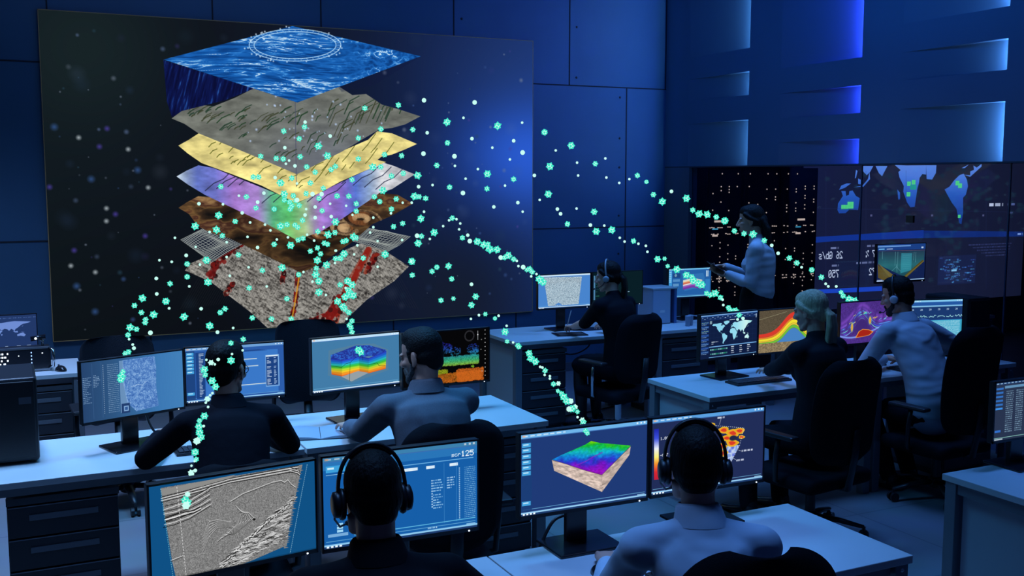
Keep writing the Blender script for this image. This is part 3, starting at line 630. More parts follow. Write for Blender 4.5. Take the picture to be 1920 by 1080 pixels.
def pic_ocean():
    q = [(1642, 463), (1739, 458), (1741, 523), (1641.6, 527.6)]
    p = Pic(16, 9, 44, (24, 40, 84), q); p.rect(0, 0, 16, 1.4, (30, 72, 140)); p.rect(0, .25, 11, .6, (120, 170, 225)); p.rect(.4, .9, 2.3, 1.2, (130, 200, 240)); p.rect(3, 1.0, 5, 1.15, (230, 240, 250)); p.rect(14.6, .8, 15.3, 1.2, (225, 240, 250))
    p.poly([(1644, 475), (1738, 471), (1738, 490), (1700, 519), (1644, 496)], lambda x, y: ramp((y - 1.5) / 6, [(0, (40, 66, 84)), (.3, (44, 92, 100)), (.6, (50, 120, 120)), (1, (36, 90, 96))]))
    p.poly([(1643, 496), (1680, 527), (1664, 527), (1645, 520)], (112, 92, 40)); p.poly([(1738, 490), (1700, 522), (1690, 523), (1735, 487)], (96, 84, 36)); p.poly([(1643, 494), (1690, 524), (1738, 488), (1738, 490), (1692, 527), (1676, 527)], (130, 112, 50))
    p.poly([(1690, 476), (1712, 476), (1712, 506), (1690, 512)], (70, 190, 195), .55)
    for x, h in ((1652, 9), (1678, 20), (1683, 24), (1720, 14), (1716, 10)): p.line([(x, 478 + h), (x, 474)], .07, (150, 225, 220), .8)
    p.line([(1681, 500), (1672, 508)], .06, (150, 225, 220), .8); p.line([(1681, 500), (1690, 508)], .06, (150, 225, 220), .8); p.line([(1681, 496), (1683, 510)], .07, (150, 225, 220), .8)
    for k in range(8): p.line([(1693, 480 + 3.4 * k), (1708, 480 + 3.2 * k)], .03, (160, 235, 225), .6)
    p.line([(1645, 473), (1739, 470)], .05, (215, 170, 140), .7); p.rect(0, 8.7, 16, 8.9, (190, 225, 245)); p.rect(.2, 8.5, 2, 8.95, (230, 240, 250), .7)
    return p
def pic_list():
    p = Pic(16, 9, 40, (40, 52, 78)); p.rect(0, 0, 16, .35, (30, 60, 110)); rng = random.Random(7)
    for k in range(9): p.rect(.2 + k * .8, .1, .7 + k * .8, .25, (170, 205, 230), .8)
    for k in range(6): p.rect(.15, .8 + k * .62, 1.7, 1.1 + k * .62, (50, 110, 190) if k < 5 else (60, 140, 225))
    p.rect(2, .6, 16, 1.0, (120, 180, 225), .7)
    for c in range(6):
        for k in range(20): p.greek(2.4 + c * 2.2, 1.4 + k * .33, 1.6, .16, (150, 190, 215), rng, .7)
    p.rect(.2, 7.4, 1.5, 7.75, (50, 110, 200)); p.rect(0, 8.6, 16, 8.68, (140, 200, 190)); p.rect(.2, 8.75, 2, 8.95, (210, 230, 240), .8)
    return p
def pic_dimmap():
    p = Pic(16, 9, 30, (34, 56, 104)); worldmap(p, -.5, 1.2, 15.5, 4.2, (110, 140, 210)); rng = random.Random(5)
    for k in range(16): p.greek(.4 + k, .5, .7, .16, (80, 110, 170), rng)
    for x in (9.6, 11.9, 13.9):
        for k in range(3): p.rect(x, 6.7 + k * .4, x + .9 * rng.uniform(.5, 1), 6.95 + k * .4, (170, 190, 220), .8)
    p.rect(2, 5.8, 6, 6.0, (190, 205, 230), .8)
    return p
def pic_reflection():
    """glass reflection of a wall display, painted as a glowing picture, back to front; drawn on a grid of its own corners"""
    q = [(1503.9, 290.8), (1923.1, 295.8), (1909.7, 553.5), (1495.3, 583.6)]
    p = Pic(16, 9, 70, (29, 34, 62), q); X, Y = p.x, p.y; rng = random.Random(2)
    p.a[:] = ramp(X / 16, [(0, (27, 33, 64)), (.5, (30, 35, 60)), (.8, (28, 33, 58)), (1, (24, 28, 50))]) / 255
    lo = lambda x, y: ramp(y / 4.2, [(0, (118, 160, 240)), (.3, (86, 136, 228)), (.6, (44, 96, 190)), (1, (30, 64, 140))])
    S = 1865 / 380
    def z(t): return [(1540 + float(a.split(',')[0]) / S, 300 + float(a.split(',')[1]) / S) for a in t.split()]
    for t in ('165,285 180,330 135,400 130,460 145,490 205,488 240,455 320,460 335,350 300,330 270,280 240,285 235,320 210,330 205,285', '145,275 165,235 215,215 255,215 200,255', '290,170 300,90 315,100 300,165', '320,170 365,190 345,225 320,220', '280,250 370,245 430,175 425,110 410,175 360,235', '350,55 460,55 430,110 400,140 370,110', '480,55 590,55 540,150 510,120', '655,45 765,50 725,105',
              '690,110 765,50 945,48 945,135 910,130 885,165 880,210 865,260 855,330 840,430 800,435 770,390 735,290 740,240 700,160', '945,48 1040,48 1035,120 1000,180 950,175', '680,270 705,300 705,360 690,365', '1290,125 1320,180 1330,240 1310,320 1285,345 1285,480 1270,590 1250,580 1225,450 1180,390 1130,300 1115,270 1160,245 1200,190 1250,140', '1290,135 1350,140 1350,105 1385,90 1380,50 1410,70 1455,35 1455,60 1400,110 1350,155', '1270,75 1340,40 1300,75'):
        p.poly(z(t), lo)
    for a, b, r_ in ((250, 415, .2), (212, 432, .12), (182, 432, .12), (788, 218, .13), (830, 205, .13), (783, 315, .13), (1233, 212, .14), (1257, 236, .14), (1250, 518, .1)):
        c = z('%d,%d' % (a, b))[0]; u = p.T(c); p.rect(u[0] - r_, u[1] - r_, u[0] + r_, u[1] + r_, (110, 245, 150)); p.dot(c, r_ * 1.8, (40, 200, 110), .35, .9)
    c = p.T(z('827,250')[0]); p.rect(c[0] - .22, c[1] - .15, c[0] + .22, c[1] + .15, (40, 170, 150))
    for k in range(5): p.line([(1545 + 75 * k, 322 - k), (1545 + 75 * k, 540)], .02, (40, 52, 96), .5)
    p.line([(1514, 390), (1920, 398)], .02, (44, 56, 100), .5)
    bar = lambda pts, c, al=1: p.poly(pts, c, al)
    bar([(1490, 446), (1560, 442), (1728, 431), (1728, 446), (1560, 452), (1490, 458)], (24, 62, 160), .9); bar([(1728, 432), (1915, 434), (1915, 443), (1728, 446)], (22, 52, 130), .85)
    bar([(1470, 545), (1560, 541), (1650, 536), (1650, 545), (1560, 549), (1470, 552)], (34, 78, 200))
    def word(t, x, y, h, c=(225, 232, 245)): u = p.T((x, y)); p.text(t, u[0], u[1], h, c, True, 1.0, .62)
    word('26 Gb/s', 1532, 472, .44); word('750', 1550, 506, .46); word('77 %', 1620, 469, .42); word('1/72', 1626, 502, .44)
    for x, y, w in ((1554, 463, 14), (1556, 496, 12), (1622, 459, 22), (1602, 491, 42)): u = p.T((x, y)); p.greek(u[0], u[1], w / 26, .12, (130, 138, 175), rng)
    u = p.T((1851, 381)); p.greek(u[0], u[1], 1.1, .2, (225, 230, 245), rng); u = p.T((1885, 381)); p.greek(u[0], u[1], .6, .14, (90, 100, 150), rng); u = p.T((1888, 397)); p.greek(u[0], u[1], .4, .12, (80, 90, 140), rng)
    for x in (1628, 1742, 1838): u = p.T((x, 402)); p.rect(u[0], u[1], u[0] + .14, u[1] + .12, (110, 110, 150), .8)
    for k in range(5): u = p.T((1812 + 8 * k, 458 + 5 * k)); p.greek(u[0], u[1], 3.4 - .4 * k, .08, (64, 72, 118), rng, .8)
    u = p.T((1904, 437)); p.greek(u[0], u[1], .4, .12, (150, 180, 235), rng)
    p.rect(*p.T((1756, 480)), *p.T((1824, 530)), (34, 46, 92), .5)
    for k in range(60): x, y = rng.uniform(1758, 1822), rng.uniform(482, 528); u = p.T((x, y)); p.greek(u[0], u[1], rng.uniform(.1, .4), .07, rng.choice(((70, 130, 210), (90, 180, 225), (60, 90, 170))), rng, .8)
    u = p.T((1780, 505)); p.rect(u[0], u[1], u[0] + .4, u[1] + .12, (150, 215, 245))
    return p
# ------------------------------------------------------------------ shared materials
WHITE = mat('desk_laminate', (.62, .64, .66), .38, var=.04, scale=3)
EDGE = mat('desk_edge', (.55, .57, .6), .45)
STEEL = mat('grey_steel', (.2, .21, .24), .45, .3)
SIDE = mat('side_panel', (.42, .44, .48), .5)
CAB = mat('cabinet_dark', (.028, .03, .04), .42, bump=.03)
HAND = mat('drawer_handle', (.16, .17, .2), .35, .2)
BLACK = mat('black_plastic', (.012, .012, .016), .4, bump=.02, bscale=300)
BLACKG = mat('black_gloss', (.01, .01, .014), .22)
FABRIC = mat('chair_fabric', (.007, .007, .011), .9, spec=.12, bump=.3, bscale=350)
MESHF = mat('chair_mesh', (.012, .012, .018), .8, spec=.15, bump=.5, bscale=220)
CHROME = mat('chrome', (.6, .62, .66), .18, 1.0)
WALLM = mat('wall_panel', (.05, .135, .245), .5, var=.05, scale=2)
SEAM = mat('wall_seam', (.02, .02, .03), .8)
SCREW = mat('wall_fixing', (.05, .05, .06), .5, .5)
GLOWW = emis('white_light', (.75, .87, 1.0), 2.0)

# ------------------------------------------------------------------ the room
YW, XG = 9.3, 6.37
fm = bpy.data.materials.new('floor_tiles'); nt, N, L = nodes(fm); b = N['Principled BSDF']
tc = N.new('ShaderNodeTexCoord'); br = N.new('ShaderNodeTexBrick'); br.offset = 0
br.inputs['Scale'].default_value = 1; br.inputs['Brick Width'].default_value = .9; br.inputs['Row Height'].default_value = .9; br.inputs['Mortar Size'].default_value = .006
br.inputs['Color1'].default_value = (.25, .26, .29, 1); br.inputs['Color2'].default_value = (.235, .245, .275, 1); br.inputs['Mortar'].default_value = (.16, .17, .2, 1)
L.new(tc.outputs['Object'], br.inputs['Vector'])
nz = N.new('ShaderNodeTexNoise'); nz.inputs['Scale'].default_value = 2.2; nz.inputs['Detail'].default_value = 5; L.new(tc.outputs['Object'], nz.inputs['Vector'])
mx = N.new('ShaderNodeMix'); mx.data_type = 'RGBA'; mx.blend_type = 'MULTIPLY'; mx.inputs['Factor'].default_value = .35
L.new(br.outputs['Color'], mx.inputs['A']); L.new(nz.outputs['Color'], mx.inputs['B']); L.new(mx.outputs['Result'], b.inputs['Base Color'])
mr = N.new('ShaderNodeMapRange'); mr.inputs['To Min'].default_value = .3; mr.inputs['To Max'].default_value = .5; L.new(nz.outputs['Fac'], mr.inputs['Value']); L.new(mr.outputs['Result'], b.inputs['Roughness'])
struct('floor', MB().bb(-4, 13.6, -1.6, 9.5, -.1, 0), fm)
w = struct('wall_back', MB().bb(-4, XG + .25, YW, YW + .15, 0, 4.2), WALLM)
sm = MB()
for z in (.05, 1.48, 2.92): sm.bb(-4, XG, YW - .004, YW + .01, z - .006, z + .006)
for x in (-2.2, -.9, .4, 1.7, 2.65, 3.94, 5.2, 6.36): sm.bb(x - .006, x + .006, YW - .004, YW + .01, 2.92, 4.2)
for x in (-1.5, -.2, 1.1, 2.4, 3.3, 4.6, 5.88): sm.bb(x - .006, x + .006, YW - .004, YW + .01, 0, 2.92)
obj('seam', sm, SEAM, w)
sc = MB()
for x in (5.28, 4.02):
    for z in (3.0, 3.5, 4.0): sc.ell((x, YW - .003, z), (.012, .006, .012))
for x in (5.8,):
    for z in (.55, 1.2, 1.6, 2.1, 2.4, 2.82): sc.ell((x, YW - .003, z), (.012, .006, .012))
obj('fixing', sc, SCREW, w, smooth=True)
struct('baseboard_back', MB().bb(-4, XG, YW - .02, YW, 0, .09), mat('skirting', (.12, .12, .14), .5))
struct('ceiling', MB().bb(-4, 13.6, -1.6, 9.5, 4.2, 4.3), mat('ceiling_board', (.1, .1, .12), .8))
struct('wall_left', MB().bb(-4.12, -4, -1.6, 9.45, 0, 4.2), WALLM)

# fascia over the glass front: bands of panels, some tilted in with a light strip at their deep end
fas = thing('wall_right', None, None); fas['kind'] = 'structure'
FM = mat('fascia_panel', (.11, .19, .30), .42, var=.03, scale=2)
cols = ((9.3, 7.92, (3.205, 2.99, 2.77, 2.54), 0), (7.92, 6.49, (2.975, 2.75, 2.525, 2.314), 1), (6.49, 5.11, (3.185, 2.966, 2.749, 2.531), 2), (5.11, 3.6, (3.0, 2.8, 2.6, 2.3), 3))
LEDS = (emis('led_pale', (.20, .54, 1.0), 44.0), emis('led_blue', (.05, .09, 1.0), 130.0), emis('led_soft', (.2, .5, 1.0), 70.0), emis('led_dim', (.2, .4, 1.0), 2.0))
z0 = 2.11
for yl, yr, zz, li in cols:
    zs = [4.2] + list(zz) + [z0]                  # top to bottom: tilted, flush, tilted, flush, tilted
    mb = MB(); led = MB()
    for k in range(5):
        zt, zb = zs[k], zs[k + 1]
        if k % 2: mb.bb(XG, XG + .16, yr, yl, zb, zt)
        else:
            ym = yl - (yl - yr) * .3; dpt = .09
            poly = [(XG, yl), (XG, ym), (XG + dpt, yr), (XG + .16, yr), (XG + .16, yl)]
            n = len(poly); vs = [(x, y, zb) for x, y in poly] + [(x, y, zt) for x, y in poly]
            mb.add(vs, [tuple(range(n)), tuple(range(2 * n - 1, n - 1, -1))] + [(i, i + n, (i + 1) % n + n, (i + 1) % n) for i in range(n)])
            mb.bb(XG, XG + .034, yr, yr + .013, zb, zt)  # lip added to shield the screen wall from the strip's direct light
            led.bb(XG + .042, XG + .082, yr + .001, yr + .004, zb + .004, zt - .004)
    obj('fascia_panel', mb, FM, fas); obj('light_strip', led, LEDS[li], fas)
obj('soffit', MB().bb(XG, XG + .22, 3.6, YW, z0 - .012, z0), mat('soffit', (.06, .065, .08), .6), fas)
obj('mullion', MB().bb(XG, XG + .1, 8.86, YW, 0, z0 - .012), mat('wall_post', (.16, .175, .22), .5), fas)
# glass front
gm = bpy.data.materials.new('front_glass'); nt, N, L = nodes(gm); N.remove(N['Principled BSDF'])
t = N.new('ShaderNodeBsdfTransparent'); t.inputs['Color'].default_value = (.80, .84, .93, 1); g = N.new('ShaderNodeBsdfGlossy'); g.inputs['Roughness'].default_value = .02; g.inputs['Color'].default_value = (.6, .7, 1, 1)
mxs = N.new('ShaderNodeMixShader'); mxs.inputs['Fac'].default_value = .012
L.new(t.outputs[0], mxs.inputs[1]); L.new(g.outputs[0], mxs.inputs[2]); L.new(mxs.outputs[0], N['Material Output'].inputs['Surface'])
for i, (a, c) in enumerate(((8.86, 6.52), (6.49, 5.1), (5.07, 3.6))):
    struct('window_%d' % (i + 1), MB().bb(XG + .04, XG + .052, c, a, .02, z0 - .012), gm)
obj('glass_lock', MB().bb(XG + .02, XG + .039, 5.925, 5.995, 1.645, 1.70), BLACK, bpy.data.objects['window_2'])
for i, y in enumerate((6.505, 5.085)): struct('trim_%d' % (i + 1), MB().bb(XG + .04, XG + .052, y - .005, y + .005, 0, z0 - .012), mat('glass_joint', (.05, .07, .13), .3))
# the room behind the glass
struct('wall_far', MB().bb(XG + .25, 13.6, YW + .05, YW + .2, 0, 4.2), mat('far_wall', (.10, .11, .15), .7))
struct('wall_far_right', MB().bb(13.6, 13.72, -1.6, 9.5, 0, 4.2), mat('far_wall', (.10, .11, .15), .7))

# ------------------------------------------------------------------ wall screen
SX0, SX1, SZ0, SZ1 = .330, 4.777, .647, 3.334
scr = thing('wall_screen', 'giant wall display showing a stack of coloured earth layers under a block of sea', 'screen', ((SX0 + SX1) / 2, YW, (SZ0 + SZ1) / 2))
sw, sh = SX1 - SX0, SZ1 - SZ0
obj('housing', MB().bb(-sw / 2, sw / 2, -.022, 0, -sh / 2, sh / 2), BLACK, scr)
o = obj('display', panel_mesh('display', sw - .012, sh - .012), pic_wall().material('wall_picture'), scr, loc=(0, -.0235, 0))
fr = MB(); e = .006
for x in (-1, 1): fr.bb(x * (sw / 2 - e / 2) - e / 2, x * (sw / 2 - e / 2) + e / 2, -.027, -.021, -sh / 2, sh / 2)
for z in (-1, 1): fr.bb(-sw / 2, sw / 2, -.027, -.021, z * (sh / 2 - e / 2) - e / 2, z * (sh / 2 - e / 2) + e / 2)
obj('frame', fr, mat('bronze_edge', (.62, .36, .14), .5), scr)['label'] = 'thin bronze edge'

mw = thing('reflection_panel', 'wide dark panel behind the glass, a painted reflection of a blue world map reading backwards', 'screen', (10.125, YW, 1.35))  # glowing panel standing in for a screen's reflection in the glass
obj('housing', MB().bb(-1.875, 1.875, -.03, .05, -.9, .9), BLACK, mw); obj('display', panel_mesh('display', 3.75, 1.8), pic_reflection().material('map_reflection'), mw, loc=(0, -.032, 0))

# server cabinets behind the glass
LED_W = emis('indicator_warm', (1.0, .74, .56), .75); LED_C = emis('indicator_cyan', (.05, .35, .5), .9)
for i, (x0, x1) in enumerate(((6.645, 7.10), (7.12, 7.62), (7.64, 8.16))):
    t = thing('server_cabinet', ('server cabinet with columns of orange lights nearest the corner of the screen wall', 'middle server cabinet with columns of orange lights behind the standing woman', 'server cabinet with columns of orange lights beside the backwards world map')[i], 'server cabinet', ((x0 + x1) / 2, 8.95, 0), 0, 'server cabinets behind the glass')
    w_ = x1 - x0
    obj('cabinet_body', MB().bb(-w_ / 2, w_ / 2, -.02, .30, .0, 2.1), mat('server_black', (.01, .011, .018), .4), t, bevel=.005)
    obj('cabinet_door', MB().bb(-w_ / 2 + .02, w_ / 2 - .02, -.035, -.021, .05, 2.06), mat('server_door', (.012, .014, .026), .35), t)
    l1 = MB(); l2 = MB(); rng = random.Random(20 + i)
    for cx in np.linspace(-w_ / 2 + .07, w_ / 2 - .07, 4):
        n0 = 0; z = 1.90
        while z > 1.60:
            if rng.random() < .38: l1.ell((cx, -.04, z), (.0062, .005, .0075), n=8)
            z -= rng.choice((.03, .03, .042))
        z = 1.31
        while z > .68:
            if rng.random() < .24 and not .95 < z < 1.0: l1.ell((cx, -.04, z), (.006, .005, .007), n=8)
            z -= .03
        if rng.random() < .7: l1.ell((cx + .01, -.04, 2.035), (.0062, .005, .0075), n=8)
        for z in (1.47, 1.40, .93, .9):
            for d in range(3):
                if rng.random() < .6: l1.box((cx - .03 + d * .025, -.04, z + rng.uniform(-.004, .004)), (.012, .008, .009))
    for x, z, ww in ((-.08, 1.535, .10), (-.12, 1.385, .065)): l1.box((x + .05 * i, -.04, z), (ww, .008, .02))
    l2.box((-.12 + .05 * i, -.04, 1.455), (.07, .008, .014))
    obj('indicator_light', l1, LED_W, t)['label'] = 'rows of small orange lights'; obj('status_strip', l2, LED_C, t)['label'] = 'short teal light bar'

# ------------------------------------------------------------------ desks
def desk(label, x0, x1, y0, y1, panel=None, group='white office desks'):
    t = thing('office_desk', label, 'desk', ((x0 + x1) / 2, (y0 + y1) / 2, 0), 0, group); a, c = (x1 - x0) / 2, (y1 - y0) / 2
    obj('desk_top', MB().bb(-a, a, -c, c, .712, .74), WHITE, t, bevel=.0025)
    for s in (-1, 1):
        for q in (-1, 1): obj('leg', MB().bb(s * (a - .035) - .028, s * (a - .035) + .028, q * (c - .04) - .028, q * (c - .04) + .028, 0, .7115), STEEL, t, bevel=.003)
        obj('side_rail', MB().bb(s * (a - .035) - .02, s * (a - .035) + .02, -c + .07, c - .07, .665, .7115), STEEL, t)
    obj('front_rail', MB().bb(-a + .07, a - .07, -c + .03, -c + .06, .672, .7115), STEEL, t); obj('back_rail', MB().bb(-a + .07, a - .07, c - .06, c - .03, .672, .7115), STEEL, t)
    if panel is not None: s = panel; obj('end_panel', MB().bb(s * (a - .05) - .009, s * (a - .05) + .009, -c + .08, c - .08, .09, .66), SIDE, t)
    for s in (-1, 1): obj('bolt', MB().ell((s * (a - .035), -c + .0115, .69), (.008, .004, .008)), CHROME, t, smooth=True)
    return t
desk('white front desk under the grey seismic screen and the file list screen', .10, 1.402, 2.434, 3.055)
desk('white front desk of the person in the light blue shirt, empty on its right half', 1.408, 2.69, 2.434, 3.055)
desk('white desk with the black tower computer at its left end, by the person in glasses', -.30, 1.217, 4.68, 5.395)
desk('white desk with a keyboard and open notebook, used by the bearded man in the blazer', 1.227, 2.505, 4.68, 5.395)
desk('white desk along the back, used by the woman in the black dress', 3.49, 4.775, 7.06, 7.765, -1)
desk('white desk behind the black office chair of the woman in the dress, with small cups', 4.785, 6.05, 7.06, 7.765)
desk('white desk of the blonde woman under the world map monitor', 3.60, 4.88, 4.77, 5.41, -1)
desk('white desk of the man in the white shirt under the purple contour screen', 4.89, 6.17, 4.77, 5.41)
desk('white desk cut off by the right edge of the picture', 3.56, 4.84, 2.43, 3.085, -1)
desk('white desk at the far left carrying a rack unit and a mouse', -.86, .43, 7.2, 7.8)
desk('dim desk behind the glass under the wind turbine screen', 6.75, 8.15, 6.55, 7.25)

# ------------------------------------------------------------------ drawer units
def pedestal(label, x0, x1, yf, n=4, z1=.66, d=.52):
    t = thing('drawer_unit', label, 'drawer unit', ((x0 + x1) / 2, yf, 0), 0, 'dark drawer units under the desks'); a = (x1 - x0) / 2
    obj('carcass', MB().bb(-a, a, .02, d, .045, z1 - .0), CAB, t, bevel=.003); obj('plinth', MB().bb(-a + .02, a - .02, .04, d - .02, 0, .045), BLACK, t)
    obj('top_lip', MB().bb(-a - .002, a + .002, -.006, .02, z1 - .03, z1), mat('cabinet_lip', (.06, .065, .08), .35), t)
    h = (z1 - .035 - .06) / n
    for k in range(n):
        zc = .06 + h * (k + .5)
        dr = obj('drawer', MB().bb(-a + .004, a - .004, 0, .019, zc - h / 2 + .004, zc + h / 2 - .004), CAB, t, bevel=.002)
        obj('handle', MB().bb(-a * .62, a * .62, -.006, .001, zc + h * .02, zc + h * .2), HAND, dr, bevel=.0015)
        obj('edge_strip', MB().bb(-a + .004, a - .004, -.0025, .001, zc + h / 2 - .008, zc + h / 2 - .004), mat('drawer_edge', (.22, .24, .28), .3, .3), dr)
    return t
pedestal('dark four-drawer unit under the desk with the tower computer, at the lower left', -.04, .40, 4.72)
pedestal('dark drawer unit under the right end of the bearded man\'s desk', 1.99, 2.43, 4.72)
pedestal('dark drawer unit under the left end of the back desk with the speckled screen', 3.56, 3.95, 7.09)
pedestal('dark drawer unit just right of the seated woman in the black dress', 4.86, 5.33, 7.09)
pedestal('dark drawer unit under the far left desk below the mouse', -.02, .36, 7.23)
pedestal('dark drawer unit behind the chair of the man in the white shirt', 5.55, 6.0, 4.80)

# ------------------------------------------------------------------ monitors
def monitor(label, c, W, yaw, pic, zb=.74, off=False, dot=True, group='desk monitors'):
    x, y, z = c; H = W * .585; t = thing('computer_monitor', label, 'monitor', (x, y, zb), R(yaw), group); zc = z - zb
    obj('housing', MB().bb(-W / 2, W / 2, .002, .03, zc - H / 2, zc + H / 2), BLACK, t, bevel=.003)
    obj('back_shell', MB().bb(-W * .3, W * .3, .03, .055, zc - H * .3, zc + H * .3), BLACK, t, bevel=.008)
    dh = (W - .012) * 9 / 16; dz = zc + H / 2 - .006 - dh / 2
    obj('display', panel_mesh('display', W - .012, dh), pic, t, loc=(0, .0005, dz))
    fr = MB(); e = .006
    fr.bb(-W / 2, -W / 2 + e, -.002, .003, zc - H / 2, zc + H / 2); fr.bb(W / 2 - e, W / 2, -.002, .003, zc - H / 2, zc + H / 2); fr.bb(-W / 2, W / 2, -.002, .003, zc + H / 2 - e, zc + H / 2); fr.bb(-W / 2, W / 2, -.002, .003, zc - H / 2, dz - dh / 2)
    obj('bezel', fr, BLACK, t)
    obj('stand_neck', MB().bb(-.04, .04, .056, .082, .01, zc), BLACKG, t, bevel=.004)
    obj('stand_base', MB().bb(-.125, .125, -.06, .13, 0, .011), BLACKG, t, bevel=.004)
    if dot: obj('power_light', MB().ell((W / 2 - .035, -.003, zc - H / 2 + .004), (.0032, .002, .0028), n=8), GLOWW, t)['label'] = 'tiny white light'
    return t
M = lambda f, n: f().material(n)
monitor('turned monitor with a dark list and blue grainy band, left of the person in glasses', (.517, 5.053, 1.031), .5, 19, M(pic_seismic_dark, 'picture_grain_band'))
monitor('monitor with a blue schedule and white columns behind the head of the person in glasses', (1.024, 5.257, 1.018), .5, 0, M(pic_schedule, 'picture_schedule'))
monitor('monitor with a rainbow layered block on steel blue, left of the bearded man', (1.61, 5.108, 1.047), .5, 7, M(pic_strata, 'picture_strata'))
monitor('monitor with a blue, green and orange point cloud on black, right of the bearded man', (2.10, 5.08, 1.038), .516, 2, M(pic_cloud, 'picture_cloud'))
monitor('front monitor filled by a grey seismic section between blue margins', (.571, 2.985, 1.008), .5, 7.4, M(pic_seismic, 'picture_seismic'))
monitor('front monitor with a plain blue file list reading scr 125', (1.05, 2.895, 1.044), .5, -1.5, M(pic_console, 'picture_console'))
monitor('front monitor with a rainbow-topped stone block on dark blue', (1.735, 2.975, 1.02), .5, -.6, M(pic_block, 'picture_block'))
monitor('front monitor with a red-white-blue colour scale, behind the head in the headset', (2.27, 3.005, 1.009), .5, -1.4, M(pic_fence, 'picture_fence'))
monitor('monitor with a pale speckled section, left of the woman in the black dress', (4.143, 7.471, 1.062), .5, 0, M(pic_grain, 'picture_speckle'))
monitor('almost black-green monitor right behind the woman in the black dress', (4.65, 7.455, 1.065), .5, 0, M(pic_green, 'picture_green'))
monitor('monitor with glowing stacked layers below the standing woman\'s hands', (5.458, 7.55, 1.065), .466, 0, M(pic_layers, 'picture_layers'))
monitor('monitor with a pale blue world map, left of the blonde woman', (4.079, 5.215, 1.01), .5, 6.6, M(pic_map, 'picture_map'))
monitor('monitor with red, yellow and green bands over a blue dome, half behind the blonde woman', (4.585, 5.25, 1.003), .5, 0, M(pic_bands, 'picture_bands'))
monitor('monitor with purple contour arches and a red patch beside the man in white shirt', (5.17, 5.14, 1.034), .5, 0, M(pic_purple, 'picture_purple'))
monitor('monitor with teal graphs behind the back of the man in the white shirt', (5.58, 4.989, 1.038), .5, -12.5, M(pic_graphs, 'picture_graphs'))
monitor('monitor cut off by the right edge of the picture', (3.985, 3.0, 1.0), .46, 0, M(pic_list, 'picture_list'))
monitor('monitor with wind turbines over a teal sea, behind the glass', (7.256, 6.84, 1.231), .6, 0, M(pic_ocean, 'picture_ocean'))
monitor('faint monitor with a dim world map at the far left edge', (-.07, 7.62, .945), .5, 0, M(pic_dimmap, 'picture_dim_map'))

